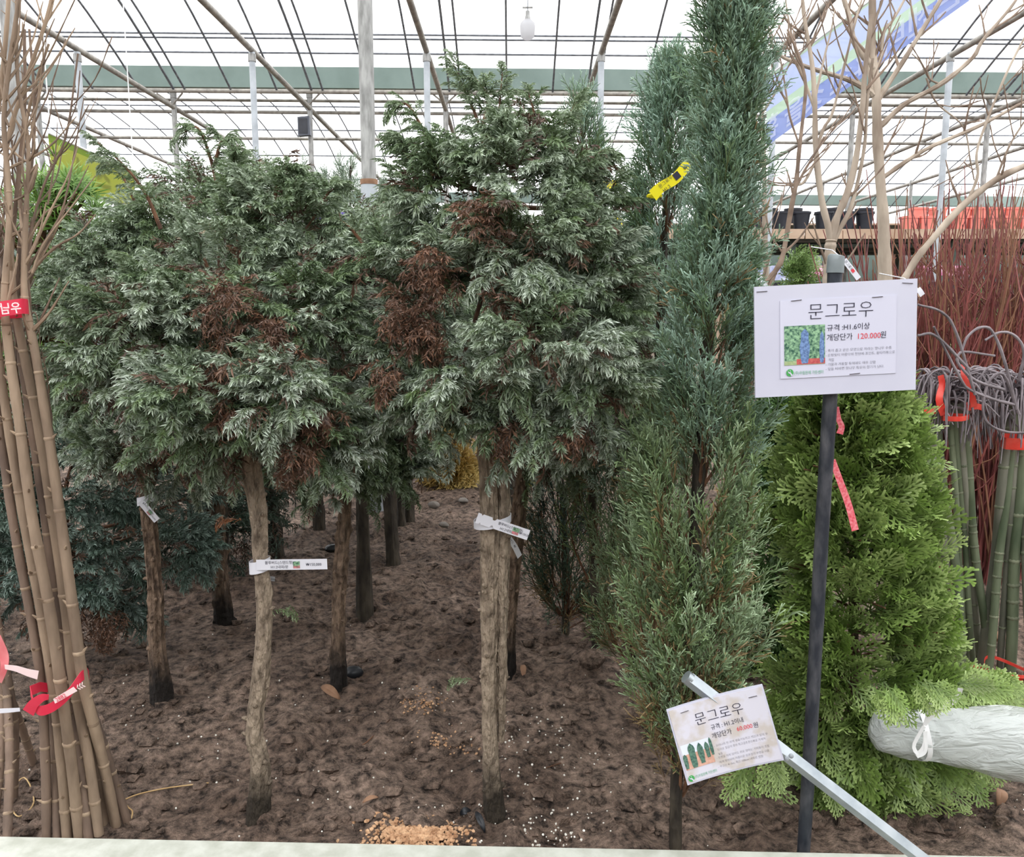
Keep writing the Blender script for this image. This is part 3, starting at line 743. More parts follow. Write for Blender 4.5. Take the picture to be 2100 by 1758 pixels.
cypress([(1017,1652), (1008,1560), (1004,1450), (1003,1330), (1002,1200), (1003,1080), (999,960), (995,870), (1010,700,.1), (1030,450,.12)], 1.64, [25,23,21,20,20,20,18,17,12,6], T2L,
        'tall standard cypress with a notched white price tag slanting across its twin stems', 260, 12,
        stem2=([(1028,1520,.005), (1029,1400,.004), (1028,1250,.006), (1032,1120,.01), (1033,1000,.012), (1030,880,.02)], [7,11,14,14,13,11]),
        brown=[(905,560,50), (840,640,42), (880,690,40), (940,800,26), (1000,450,34), (1060,620,24), (1045,880,30), (1170,880,24), (800,760,28)],
        shoots=[([(1000,330), (980,250), (955,190), (930,132)], 1.7), ([(990,260), (1000,200), (975,160)], 1.7), ([(1020,340), (1022,250), (1030,150)], 1.68), ([(900,330), (870,270), (835,215), (812,220)], 1.7), ([(890,360), (850,310), (822,285)], 1.7),
                ([(1130,330), (1155,260), (1185,205)], 1.7), ([(1080,300), (1095,240), (1085,195)], 1.7), ([(1180,380), (1215,330), (1240,320)], 1.68), ([(1200,470), (1240,410), (1265,370)], 1.66), ([(870,420), (840,330), (815,300)], 1.7), ([(760,520), (720,470), (695,450)], 1.7)])
T3L = [(230,800,-.02,120,70), (200,680,-.04,110,110), (300,900,-.06,130,60), (175,765,.05,75,105), (330,940,-.02,95,50), (240,560,.05,120,100), (330,470,.08,90,80), (225,510,.1,75,70), (400,900,.05,80,80), (165,640,.1,55,105), (260,930,-.08,80,40)]
cypress([(333,1432), (322,1330), (318,1220), (308,1100), (300,1000), (300,930), (290,800,.05)], 2.13, [24,20,19,18,17,16,8], T3L,
        'standard cypress with a slender trunk and a drooping folded tag near its top', 220, 13, mat='bark_red', plume=.075, blen=.13,
        brown=[(270,920,30), (330,900,30), (250,620,24)], shoots=[([(280,420), (250,360), (215,330)], 2.2)])
T4L = [(480,800,0,150,120), (560,860,-.05,110,70), (420,430,.0,110,90), (520,400,.02,110,70), (605,485,.0,70,70), (390,440,.05,80,70), (450,600,.1,170,150), (600,620,.1,110,130)]
cypress([(460,1283), (452,1180), (448,1080), (444,980), (450,880)], 2.66, [22,18,16,15,9], T4L,
        'shaded standard cypress close behind the tree with the outstretched tag', 170, 14, mat='bark_red', plume=.085, blen=.16, kind='plume_lo', brown=[(440,970,22)])
T5L = [(700,900,-.05,95,80), (690,990,-.05,75,50), (640,950,0,90,60), (760,830,.0,90,100), (720,700,.0,80,100), (800,920,.05,80,70), (705,640,.05,65,80), (760,960,.0,80,50)]
cypress([(694,1412), (693,1300), (700,1180), (706,1060), (705,960), (710,850)], 2.19, [18,17,17,16,14,9], T5L,
        'standard cypress with a plain reddish trunk between the two tagged trees', 240, 15, mat='bark_red', plume=.075, blen=.13, brown=[(600,960,26)])
T7L = [(1150,850,.0,110,80), (1240,760,.0,90,110), (1200,640,.05,110,120), (1260,900,.0,70,60), (1090,820,.05,90,80), (1250,560,.1,70,90), (1130,920,-.02,90,50)]
cypress([(1040,1388), (1044,1300), (1050,1200), (1060,1080), (1072,960), (1080,860)], 2.27, [17,16,16,16,15,10], T7L,
        'leaning standard cypress right behind the twin-stemmed one, with a curled tag', 220, 16, mat='bark_red', plume=.075, blen=.13)
# rear rows: one crown, copied
def rear_tree(px, py, rpx, label, lean=0):
    b = ground_at(px, py); Y = b.y; s = Y/FPX
    t = empty('cypress_tree', b, label, 'tree', 'rear rows of standard cypress trees')
    m = MB(); top = b+Vector((lean, 0, .72)); bark_trunk(m, [b-Vector((0, 0, .03)), b+Vector((lean*.2, 0, .2)), b+Vector((lean*.6, 0, .45)), top], [rpx*s*1.3, rpx*s, rpx*s*.95, rpx*s*.6], int(px), 10, 24, 5)
    m.build('trunk', M['darkbark'], t); return t
REAR = [(748,1252,15,.0), (806,1160,13,-.03), (823,1080,9,-.02), (838,1072,9,-.02), (655,1085,10,-.02), (568,1138,12,-.06), (878,992,8,0), (1046,1130,12,.02)]
crown_src = None
for i, (px, py, rp, ln) in enumerate(REAR):
    t = rear_tree(px, py, rp, {748: 'dark-trunked standard cypress right beside the plain reddish trunk', 878: 'small rear cypress whose trunk stands before the golden conifer', 806: 'rear cypress with a leaning black trunk and a dark foot', 568: 'rear cypress whose trunk shows just behind the outstretched price tag'}.get(px, 'dark standard cypress standing in the shade of the rear rows'), ln)
    base = t.location
    if crown_src is None:
        r = np.random.default_rng(77); c0 = np.array(base)+np.array([ln, 0, .98])
        lob = [(c0+np.array(d)*np.array([.2, .2, .2]), np.array([.17, .17, .15])) for d in ((0,0,0), (.9,.2,-.6), (-.9,.1,-.6), (.1,-.9,-.6), (0,.9,-.5), (.5,-.5,.5), (-.5,.4,.6), (0,0,1.2))]
        n0 = len(bpy.data.objects)
        cypress_crown(t, lob, c0, 210, r, 'plume_lo', plume=.085, blen=.15, brown_n=.6, nbr=10)
        crown_src = [c for c in t.children if c.name.split('.')[0] != 'trunk']
    else:
        for c in crown_src:
            d = c.copy(); COL.objects.link(d); d.parent = t; d.rotation_euler = (0, 0, i*1.3); d.scale = (1.15, 1.15, 1.05); d.location = (ln-REAR[0][3], 0, 0)
# low blue bush behind the sapling bundle
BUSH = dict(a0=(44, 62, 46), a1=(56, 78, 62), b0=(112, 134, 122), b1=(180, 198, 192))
b0 = ground_at(140, 1330); t = empty('blue_cypress_bush', b0, 'low spreading blue-green cypress bush behind the tied sapling bundle', 'shrub')
r = np.random.default_rng(21)
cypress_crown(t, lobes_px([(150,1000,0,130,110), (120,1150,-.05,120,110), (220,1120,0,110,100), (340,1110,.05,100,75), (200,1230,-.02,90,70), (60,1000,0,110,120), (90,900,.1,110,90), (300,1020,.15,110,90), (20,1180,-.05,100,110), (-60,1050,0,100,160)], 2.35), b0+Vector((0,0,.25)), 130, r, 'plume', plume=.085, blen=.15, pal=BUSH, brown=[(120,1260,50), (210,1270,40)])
m = MB(); bark_trunk(m, [b0-Vector((0,0,.03)), b0+Vector((.02,0,.2)), b0+Vector((.03,0,.4))], [.03,.025,.015], 5, 8, 10, 2); m.build('trunk', M['darkbark'], t)

b0 = ground_at(450, 1190); t = empty('blue_cypress_bush', b0, 'dark cypress bush added to close off low light behind the slender trunks', 'shrub'); r = np.random.default_rng(22)
cypress_crown(t, lobes_px([(430,1090,0,90,80), (350,1060,.1,90,90), (500,1040,.2,80,80), (440,980,.25,110,80), (250,1080,.2,90,100), (560,980,.5,70,70)], b0.y+.1), b0+Vector((0,0,.25)), 110, r, 'plume_lo', plume=.10, blen=.18, pal=dict(a0=(40,54,36), a1=(52,68,46), b0=(84,104,92), b1=(120,140,130)))  # added bush closes the horizon light, with shade put into its dark palette
m = MB(); bark_trunk(m, [b0-Vector((0,0,.03)), b0+Vector((.02,0,.2)), b0+Vector((.03,0,.4))], [.03,.025,.015], 6, 8, 10, 2); m.build('trunk', M['darkbark'], t)
# ---------------------------------------------------------------- moonglow junipers
JUN = dict(a0=(70, 84, 46), a1=(92, 106, 62), b0=(116, 140, 98), b1=(186, 206, 190))
def juniper(axis, Y, prof, label, nb, seed, pal=JUN, kind='cord', spray=.095, trunk_px=9, dead=0.15, cut_h=None):
    """axis: photo points bottom->top; prof: [(t, half width px)] bottom->top"""
    r = np.random.default_rng(seed); s = Y/FPX
    A = pxcurve(axis, Y, 60); b = Vector(A[0]); b.z = gz(b.x, b.y)-.02; A[0] = b
    t = empty('juniper_tree', b, label, 'tree', None)
    m = MB(); bark_trunk(m, A[::3], lerp_list([trunk_px*s, trunk_px*.8*s, 2*s], len(A[::3])), seed, 9, 40, 4); m.build('trunk', M['darkbark'], t)
    F = Fol(); DF = Fol(); BR = MB(); tt = np.array([p[0] for p in prof]); ww = np.array([p[1] for p in prof])*s
    H = (A[-1]-A[0]).length; AA = np.array([np.array(a) for a in A])
    for i in range(nb):
        u = tt[0]+(tt[-1]-tt[0])*((i+r.random())/nb); R = float(np.interp(u, tt, ww))*r.uniform(.55, 1.08)
        ph = r.random()*6.283
        if math.sin(ph) > .3 and r.random() < .45: ph = -ph
        tip = np.array([np.interp(u, np.linspace(0, 1, 61), AA[:, k]) for k in range(3)])
        rad = np.array([math.cos(ph), math.sin(ph)*.8, 0]); tip = tip+rad*R
        steep = r.uniform(1.7, 2.7); st = tip-rad*R*.9-np.array([0, 0, 1])*R*steep
        st[2] = max(st[2], b.z+.08)
        if st[2] > tip[2]-.03: st[2] = tip[2]-.05
        md = st*.5+tip*.5+rad*R*.16
        C = bez([st, md, tip], 10); m2 = len(C)
        if i % 3 == 0: BR.tube(C, lerp_list([.0035, .001], m2), 4)
        k = 7; us = np.linspace(.25, 1, k)
        P = np.array([C[min(int(q*10), 9)] for q in us]); T = np.array([(C[min(int(q*10)+1, 10)]-C[min(int(q*10), 9)]).normalized() for q in us])
        dd = unit(T+r.normal(size=(k, 3))*.26+rad*.22+np.array([0, 0, .15]))
        hue = r.random(); Bc = np.array(L(pal['b0']))*(1-hue)+np.array(L(pal['b1']))*hue
        Bc = Bc*(np.array([1.02, 1.05, .82]) if u < .5 else np.array([.86, .96, .98]))
        isdead = r.random(k) < dead*np.clip(1.6-us*1.7, 0, 1)*(1.6 if u < .35 else (.7 if u < .5 else .15))
        g = ~isdead
        if g.any():
            n = g.sum(); F.add(P[g], dd[g], rad, spray*(1-.28*u)*r.uniform(.75, 1.2, n), mixcol(r, n, pal['a0'], pal['a1']), Bc*(1+r.normal(size=(n, 1))*.12), kind, (96, 66, 50))
        if isdead.any():
            n = isdead.sum(); DF.add(P[isdead], dd[isdead], rad, spray*r.uniform(.7, 1, n), mixcol(r, n, (104, 84, 60), (122, 100, 70)), mixcol(r, n, (150, 124, 86), (172, 150, 108)), 'cord_lo', (86, 60, 46))
    F.build('foliage', M['leaf'], t, r, label='silvery blue-green cord-like sprays')
    if DF.P: DF.build('dead_foliage', M['leaf'], t, r, label='dry tan sprays')
    BR.build('branches', M['twig'], t, kind='stuff')
    return t
juniper([(1386,1738), (1388,1600), (1405,1400), (1425,1150), (1436,900), (1462,600), (1488,350), (1500,100), (1506,-90)], 1.53,
        [(.19,50), (.24,100), (.30,128), (.40,128), (.48,112), (.55,88), (.61,50), (.68,34), (.76,30), (.84,32), (.92,32), (1.0,12)],
        'tallest column-shaped silvery juniper, standing behind the small tilted sign', 250, 31, trunk_px=15, dead=.55, spray=.115)
juniper([(1330,1560), (1335,1300), (1340,1000), (1352,700), (1365,450), (1378,250), (1384,155)], 1.95,
        [(.2,60), (.4,72), (.6,60), (.75,45), (.88,28), (.96,10), (1.0,3)],
        'narrow silvery juniper wearing a yellow tag beside the tallest one', 140, 32, spray=.12)
juniper([(1225,1400), (1215,1000), (1205,650), (1198,400), (1190,215)], 2.35,
        [(.2,60), (.5,85), (.68,60), (.80,28), (.92,13), (1.0,3)],
        'silvery juniper whose tips show above the tall standard cypress', 110, 33, spray=.12, kind='cord_lo')
juniper([(1160,1330), (1160,1150), (1150,980), (1140,880)], 2.6,
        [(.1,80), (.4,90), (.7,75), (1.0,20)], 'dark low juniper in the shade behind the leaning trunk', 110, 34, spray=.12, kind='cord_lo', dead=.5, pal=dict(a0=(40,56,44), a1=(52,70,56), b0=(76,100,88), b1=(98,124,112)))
juniper([(1300,1420), (1295,1200), (1285,950), (1280,760)], 2.2,
        [(.1,60), (.4,75), (.7,65), (1.0,16)], 'short juniper tucked behind the left flank of the tallest juniper', 110, 35, spray=.11, kind='cord_lo', dead=.3)

# ---------------------------------------------------------------- arborvitae
THU = dict(a0=(72, 96, 40), a1=(90, 116, 50), b0=(130, 158, 76), b1=(182, 202, 130))
def thuja(axis, Y, prof, label, n, seed, pal=THU, frond=.085, kind='frond', extra=(), name='arborvitae'):
    r = np.random.default_rng(seed); s = Y/FPX; A = pxcurve(axis, Y, 40); b = Vector(A[0]); b.z = gz(b.x, b.y)-.02; A[0] = b
    AA = np.array([np.array(a) for a in A]); t = empty(name, b, label, 'shrub')
    m = MB(); bark_trunk(m, A[::4], lerp_list([13*s, 9*s, 2*s], len(A[::4])), seed, 8, 24, 3); m.build('trunk', M['bark_red'], t)
    F = Fol(); BR = MB(); tt = np.array([p[0] for p in prof]); wl = np.array([p[1] for p in prof])*s; wr = np.array([p[2] for p in prof])*s
    for i in range(n):
        u = tt[0]+(tt[-1]-tt[0])*((i+r.random())/n); ph = r.random()*6.283
        if math.sin(ph) > .25 and r.random() < .55: ph = -ph
        R = float(np.interp(u, tt, wr if math.cos(ph) > 0 else wl)); Rd = float(np.interp(u, tt, (wl+wr)/2))
        f = r.uniform(.5, 1.0)**.6
        rad = np.array([math.cos(ph), math.sin(ph), 0]); ext = np.array([math.cos(ph)*R, math.sin(ph)*min(Rd, .9*Rd), 0])*f
        c = np.array([np.interp(u, np.linspace(0, 1, 41), AA[:, k]) for k in range(3)])
        p = c+ext; k = 3; lift = r.uniform(-.1, .75) if u > .25 else r.uniform(-.7, .35)
        ax = unit(rad+np.array([0, 0, lift])+r.normal(size=3)*.15)
        if i % 5 == 0: BR.tube(bez([c-np.array([0, 0, .05]), (c+p)/2-np.array([0, 0, .02]), p], 6), lerp_list([.004, .0015], 7), 4)
        side = unit(np.cross(ax, [0, 0, 1.])); base = p-ax*frond*.9
        base[2] = max(base[2], gz(base[0], base[1])+.05)
        hue = r.random(); B = (np.array(L(pal['b0']))*(1-hue)+np.array(L(pal['b1']))*hue)
        for j in range(k):
            d = unit(ax+side*(j-1)*.55+r.normal(size=3)*.12+np.array([0, 0, .1*(j == 1)]))
            if r.random() < .5:   # fan turned broadside, tips up or drooping
                tg = np.array([-rad[1], rad[0], 0]); d = unit(np.array([0, 0, .75 if u > .3 else r.uniform(-.8, .4)])+tg*r.normal()*.55+rad*.5); nrm = unit(rad+r.normal(size=3)*.35)
                F.add(base+rad*frond*.25, d, nrm, frond*r.uniform(.75, 1.2), mixcol(r, 1, pal['a0'], pal['a1']), B*(1+r.normal()*.1), kind, (120, 88, 58)); continue
            # fan lies roughly in a plane holding the growth direction and the vertical / side
            nrm = unit(np.cross(d, side*r.normal()*.6+np.array([0, 0, 1.])*.8+r.normal(size=3)*.35)) if r.random() < .5 else unit(np.array([0, 0, -1.])+r.normal(size=3)*.4)
            F.add(base, d, nrm, frond*r.uniform(.8, 1.3), mixcol(r, 1, pal['a0'], pal['a1']), B*(1+r.normal()*.1), kind, (120, 88, 58))
    for (px, py, dY, dx, dz, sc) in extra:
        F.add(np.array(W(px, py, Y+dY)), np.array([dx, -.25, dz]), np.array([0, -1., .4]), sc, mixcol(r, 1, pal['a0'], pal['a1']), mixcol(r, 1, pal['b0'], pal['b1']), kind)
    F.build('foliage', M['leafshine'], t, r, label='bright green flat scale-leaf fans'); BR.build('branches', M['twig'], t, kind='stuff')
    return t
ex = []
re_ = np.random.default_rng(90)
for (cx, cy, rx, ry, dx, dz, n) in [(1960,1450,75,35,.9,-.35,34), (1840,1450,110,50,.3,-.8,30), (1800,1610,140,70,.2,-.9,40), (1570,1610,55,40,-.6,-.75,14), (1930,1620,80,40,.7,-.5,18), (1820,1700,70,40,.1,-1,14), (1920,1700,50,40,.5,-.8,10)]:
    for _ in range(n):
        a = re_.random()*6.28; q = math.sqrt(re_.random()); ex.append((cx+rx*q*math.cos(a), cy-45+ry*q*math.sin(a), re_.uniform(-.14, .05), dx+re_.normal()*.35, dz+re_.normal()*.25, re_.uniform(.07, .105)))
for (cx, cy, rx, ry, dx, dz, n) in [(1825,1428,35,10,.3,-.9,6), (1890,1418,35,10,.5,-.7,5), (1985,1425,40,12,.9,-.1,7)]:
    for _ in range(n):
        a = re_.random()*6.28; q = math.sqrt(re_.random()); ex.append((cx+rx*q*math.cos(a), cy-20+ry*q*math.sin(a), re_.uniform(-.335, -.27), dx+re_.normal()*.3, dz+re_.normal()*.2, re_.uniform(.055, .08)))
thuja([(1745,1690), (1750,1500), (1752,1250), (1752,1000), (1748,850), (1745,760)], 1.76,
      [(.02,110,120), (.14,165,185), (.25,190,212), (.4,195,212), (.52,190,195), (.65,165,165), (.78,130,130), (.9,90,100), (1.0,40,60)],
      'bright green cone-shaped arborvitae behind the black sign pole', 470, 41, extra=ex, frond=.12)
thuja([(1600,1500), (1602,1250), (1605,1000), (1605,800)], 2.35, [(.05,80,80), (.3,95,95), (.6,80,80), (.85,60,60), (1.0,25,25)],
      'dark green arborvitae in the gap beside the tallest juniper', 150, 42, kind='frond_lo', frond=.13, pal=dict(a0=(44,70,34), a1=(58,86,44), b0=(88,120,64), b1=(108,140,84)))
GOLD = dict(a0=(150, 124, 60), a1=(168, 142, 76), b0=(206, 178, 110), b1=(228, 206, 140))
for j, (px, py, w, h, lab) in enumerate([(925, 985, 62, 62, 'golden-yellow dwarf conifer glowing at the far end of the bed'), (1052, 985, 36, 60, 'yellow-green dwarf conifer behind the twin stems'), (770, 985, 50, 50, 'golden dwarf conifer half hidden behind dark rear trunks')]):
    q = ground_at(px, py+12); 
    pal = GOLD if j != 1 else dict(a0=(110,116,36), a1=(128,134,50), b0=(168,172,72), b1=(186,190,92))
    thuja([(px, py+12), (px, py-h*.7), (px, py-h*2)], q.y, [(.02,w*.8,w*.8), (.3,w,w), (.7,w*.8,w*.8), (1,w*.3,w*.3)], lab, 110, 50+j, pal=pal, frond=.17, kind='frond_lo', name='golden_conifer')

# ---------------------------------------------------------------- umbrella pine at the left
r = np.random.default_rng(61); b0 = ground_at(60, 1250)
t = empty('umbrella_pine', b0, 'bright green umbrella pine with long strap needles behind the sapling bundle', 'tree')
YU = b0.y; F = Fol(); BR = MB()
m = MB(); TK = pxcurve([(60,1250), (70,1000), (80,700), (90,420), (112,330)], YU, 20); bark_trunk(m, TK, [.03, .02, .008], 3, 8, 20, 2); m.build('trunk', M['twig'], t)
def whorl(px, py, dy, sc, d=(0, 0, 1)):
    p = W(px, py, YU+dy); d = unit(np.array(d, float)+r.normal(size=3)*.25)
    q = min(TK, key=lambda v: abs(v.z-(p.z-.08))); BR.tube([q, (q+p)/2+Vector((0, 0, -.03)), p], [.006, .004, .003], 5)
    F.add(np.array(p), d, rdir(r, 1)[0], sc*YU/FPX, mixcol(r, 1, (56, 88, 32), (72, 108, 42)), mixcol(r, 1, (100, 140, 56), (150, 182, 92)), 'whorl')
whorl(113, 322, -.02, 50, (0, 0, 1)); 
for _ in range(230):
    py = r.uniform(365, 880); w = np.interp(py, [365, 430, 600, 880], [45, 100, 110, 90]); px = np.interp(py, [370, 860], [115, 70])+r.uniform(-1, 1)*w
    whorl(px, py, r.uniform(-.16, .12), r.uniform(42, 58), ((px-85)/130, -.5, .6))
F.build('foliage', M['leafshine'], t, r, label='whorls of long glossy green needles'); BR.build('branches', M['twig'], t, kind='stuff')
tag(floor, None); floor["tris"] = NTRI[0]

# ---------------------------------------------------------------- bare saplings, tied bundle at the left
def cane(pts, Y, r0, r1, name, mat, label, group, cat='sapling', twigs=(), nodes=True, seed=0, n=40):
    """knobbly bare stem; twigs: list of (pts, r0)"""
    s = Y/FPX; rr = random.Random(seed); C = pxcurve(pts, Y, n)
    base = C[0]; t = empty(name, base, label, cat, group)
    R = lerp_list([r0*s, r0*.95*s, (r0*.6+r1*.4)*s, r1*.85*s, r1*.6*s], n+1)
    if nodes:
        for i in range(2, n, 3 if n < 50 else 4): R[i] *= 1.06
    m = MB(); m.tube(C, R, 9); m.build('stem', M[mat], t)
    if nodes:
        m = MB()
        for i in [k+rr.randrange(0, 3) for k in range(2, int(n*.75), 4)]:
            d = (C[i+1]-C[i-1]).normalized(); q = R[i]; m.tube([C[i]-d*q*.45, C[i]-d*q*.15, C[i]+d*q*.15, C[i]+d*q*.4], [q*.97, q*1.11, q*1.11, q*.97], 9, cap=False)
        for i in range(3, n-1, 3):
            a = rr.random()*6.28; o = Vector((math.cos(a), math.sin(a)*.6-.5, .25)).normalized()
            m.tube([C[i], C[i]+o*(R[i]*1.15), C[i]+o*(R[i]*1.15+.007)+Vector((0, 0, .004))], [R[i]*.42, R[i]*.32, R[i]*.1], 5)
        if m.v: m.build('buds', M['cane_node'], t, kind='stuff', label='pale bud rings')
    tm = MB()
    for _ in range(9 if len(pts) > 7 and pts[-1][1] < 400 else 0):   # fine side twigs on the upper half
        i = rr.randrange(int(n*.58), n-1); d = Vector((rr.uniform(-.5, 1), rr.uniform(-.5, .4), rr.uniform(.5, 1.4))).normalized(); ll = rr.uniform(.05, .17)
        cc = bez([C[i], C[i]+d*ll*.5+Vector((rr.uniform(-.01, .01), 0, -.004)), C[i]+d*ll+Vector((0, 0, .012))], 8); q = lerp_list([R[i]*.5, .0009], 9)
        for k in range(1, 9, 2): q[k] *= 1.4
        tm.tube(cc, q, 5)
    if tm.v: tm.build('fine_twigs', M[mat], t, kind='stuff')
    for tw in twigs:
        cc = pxcurve(tw[0], Y, 16); m = MB(); rt_ = lerp_list([tw[1]*s, tw[1]*.35*s], 17)
        for i in range(2, 16, 3): rt_[i] *= 1.35
        m.tube(cc, rt_, 6); m.build('twig', M[mat], t)
    return t
LB = 'tan bare sapling tied upright into the big bundle with red tape'; LG = 'bare saplings in the tied bundle'
YB = 1.55
SAP = [
 ([(96,1722),(93,1560),(84,1400),(62,1260),(30,1090),(2,900),(-22,720),(-28,600),(-40,300),(-60,0)], 10, 7, 0, 'cane_dark'),
 ([(138,1722),(126,1560),(108,1400),(80,1230),(48,1060),(15,860),(-6,700),(-6,600),(-14,350),(10,100),(20,-40)], 11, 6, -.01, 'cane'),
 ([(163,1720),(146,1560),(124,1400),(100,1240),(66,1060),(40,870),(16,700),(10,600),(20,420),(8,240),(30,60),(50,-60)], 12, 6, -.04, 'cane'),
 ([(203,1712),(182,1560),(152,1400),(134,1240),(108,1060),(78,870),(48,720),(28,610),(18,450),(14,300),(52,170),(95,40),(112,-40)], 11, 5, .0, 'cane'),
 ([(182,1722),(166,1570),(138,1400),(112,1200),(84,1000),(58,830),(36,690),(20,600),(32,420),(50,230),(50,60)], 11, 5, .02, 'cane_dark'),
 ([(238,1694),(206,1540),(172,1405),(150,1250),(124,1060),(98,880),(72,720),(50,600),(54,430),(58,300),(36,160),(34,0)], 12, 5, -.03, 'cane'),
 ([(262,1690),(222,1560),(180,1430),(150,1300),(132,1120),(112,960),(84,780),(58,620),(64,480),(90,380),(135,280),(160,110)], 10, 3, .03, 'cane_dark'),
 ([(118,1722),(110,1560),(98,1400),(88,1250),(70,1080),(52,920),(28,740),(12,610),(-6,420),(-20,200)], 9, 5, .05, 'cane_dark'),
 ([(150,1700),(146,1550),(136,1410),(120,1260),(98,1080),(74,900),(46,720),(34,610),(44,470),(66,330),(70,200),(60,60)], 9, 4, .05, 'cane_dark'),
 ([(216,1690),(192,1550),(160,1400),(142,1180),(112,1000),(90,850),(62,690),(44,600),(48,500),(40,360),(56,240),(80,150),(100,90)], 9, 4, .06, 'cane'),
 ([(176,1690),(160,1540),(146,1400),(128,1200),(96,1000),(66,800),(38,640),(30,560),(2,470),(-30,420)], 8, 4, .07, 'cane_dark'),
 ([(130,1700),(124,1540),(116,1400),(92,1200),(60,1000),(26,800),(4,640),(2,520),(-8,380)], 8, 4, .08, 'cane_dark'),
]
TW = {3: [([(60,560),(110,510),(160,480),(196,440)], 3.2), ([(56,500),(90,440),(124,420)], 3), ([(14,300),(60,330),(75,260)], 2.5)],
      5: [([(62,520),(105,430),(140,360),(160,300)], 3), ([(66,560),(90,500),(150,420),(196,360)], 2.6), ([(58,300),(75,220),(90,100)], 2.4), ([(55,400),(76,338),(40,390)], 4)],
      6: [([(62,560),(120,450),(140,380),(160,270),(172,200)], 2.6), ([(64,540),(150,400),(182,340)], 2.2), ([(98,420),(112,330),(118,250)], 2), ([(110,330),(150,290),(200,200)], 1.6)],
      2: [([(16,330),(70,230),(90,160)], 3), ([(18,260),(-20,160)], 2.5), ([(10,640),(30,560),(36,520)], 4)],
      1: [([(0,420),(50,400),(76,350)], 2.6), ([(5,150),(40,80),(56,20)], 2.2)], 8: [([(66,330),(100,250),(110,160)], 2), ([(64,240),(88,150),(96,60)], 2)],
      9: [([(92,880),(100,800),(86,720)], 2.5), ([(88,860),(60,790),(44,745)], 3.5)], 4: [([(60,850),(95,940),(106,860),(92,780)], 3), ([(40,700),(70,640),(82,700),(76,780)], 1.6)]}
for i, (pts, r0, r1, dy, mt) in enumerate(SAP):
    # stand the foot on the soil
    g = ground_at(pts[0][0], min(pts[0][1], 1716)); Yb = YB+dy
    q = [(p[0], p[1], (g.y-Yb)*max(0, 1-k/2.0)) for k, p in enumerate(pts)]
    cane(q, Yb, r0, r1, 'bare_sapling', mt, LB if mt == 'cane' else 'darker brown bare sapling tied into the big bundle with red tape', LG if mt == 'cane' else 'darker saplings in the tied bundle', seed=i, twigs=TW.get(i, ()), n=54)
LB2 = 'bare sapling in the partly hidden bundle next to the big one'; LG2 = 'bare saplings in the small bundle'
for i, pts in enumerate([[(15,1720),(20,1550),(12,1400),(-10,1250),(-40,1000)], [(-14,1700),(0,1560),(4,1420),(-14,1280),(-50,1000)], [(70,1570),(40,1480),(10,1400),(-20,1300),(-60,1100)], [(28,1640),(30,1500),(18,1400),(0,1290),(-40,1050)]]):
    g = ground_at(*pts[0]); Yb = 1.68
    cane([(p[0], p[1], (g.y-Yb)*max(0, 1-k/2)) for k, p in enumerate(pts)], Yb, 9, 6, 'bare_sapling', 'cane_dark', LB2, LG2, seed=40+i)

def tape_loop(name, label, path, Y, wpx, mat, tails=(), print_text=None, cat='tape', fold=.0):
    """flat tape wound round a bundle. path: photo points of the front run (left to right)"""
    s = Y/FPX; t = empty(name, W(*path[0], Y), label, cat)
    n = 24; C = pxcurve(path, Y, n); wd = (C[-1]-C[0]).length
    front = [c+Vector((0, -.045*math.sin(math.pi*(.12+.76*i/n))*wd/.09, 0)) for i, c in enumerate(C)]
    back = [c+Vector((0, .05*math.sin(math.pi*i/n)*wd/.09, 0)) for i, c in enumerate(C)]
    ring = front+back[::-1][1:-1]+[front[0]]
    up = [Vector((0, 0, 1))]*len(ring)
    m = MB(); m.ribbon(ring, wpx*s, up, .0008); m.build('band', M[mat], t)
    for (pts, w0, w1, mt) in tails:
        cc = pxcurve(pts, Y, 12); tg = [(cc[min(i+1, 12)]-cc[max(i-1, 0)]).normalized() for i in range(13)]
        wdv = [Vector((0, -1, 0)).cross(q) for q in tg]
        m = MB(); m.ribbon(cc, lerp_list([w0*s, w1*s], 13), wdv, .0008); m.build('tail', M[mt], t)
    return t, front
# upper tape
t, fr_ = tape_loop('red_tape', 'red printed tape wound round the sapling bundle at shoulder height', [(-40,640), (0,638), (30,634), (56,628)], 1.50, 30, 'redtape')
f = Frame(W(20, 634, 1.455), Vector((1, -.02, .09)), (0, 0, 1))
lettering(f, '우남목', 0.028, -.007, .021, M['tapewhite'], t, d=.012, align='LEFT', mirror=True, thin=.0004)
# lower tape with knot and loose end
t, fr_ = tape_loop('red_tape', 'red printed tape knotted round the foot of the sapling bundle', [(74,1408), (100,1432), (130,1428), (160,1408), (178,1378)], 1.52, 22, 'redtape',
    tails=[([(100,1430,-.05), (85,1432,-.055), (68,1445,-.05), (58,1462,-.045)], 12, 26, 'redtape'), ([(-10,1310,.02), (8,1345,.01), (8,1372,0), (0,1400,0)], 30, 8, 'redtape_pale'), ([(10,1368,0), (34,1372,-.01), (58,1380,-.01), (78,1385,-.01)], 10, 20, 'tapewhite')])
f = Frame(W(136, 1420, 1.465), W(165, 1402, 1.465)-W(110, 1432, 1.465), (0, 0, 1)); s = 1.47/FPX
m = MB(); m.add([f.p(u*s, v*s, .0065) for u, v in ((-30, -9), (28, -8), (26, 4), (-28, 2))], [(0, 1, 2, 3)]); m.build('print_patch', M['tapewhite'], t)
lettering(f, '2882', -24*s, -7.5*s, 13*s, M['redtape'], t, d=.0075, mirror=False)
m = MB()
for k in range(3):
    for sg in (-1, 1):
        m.add([f.p((31+k*6+dx)*s, (-2+sg*dv)*s, .007) for dx, dv in ((0, 0.6), (3, 0.6), (7, 6), (4, 6))], [(0, 1, 2, 3) if sg > 0 else (3, 2, 1, 0)])
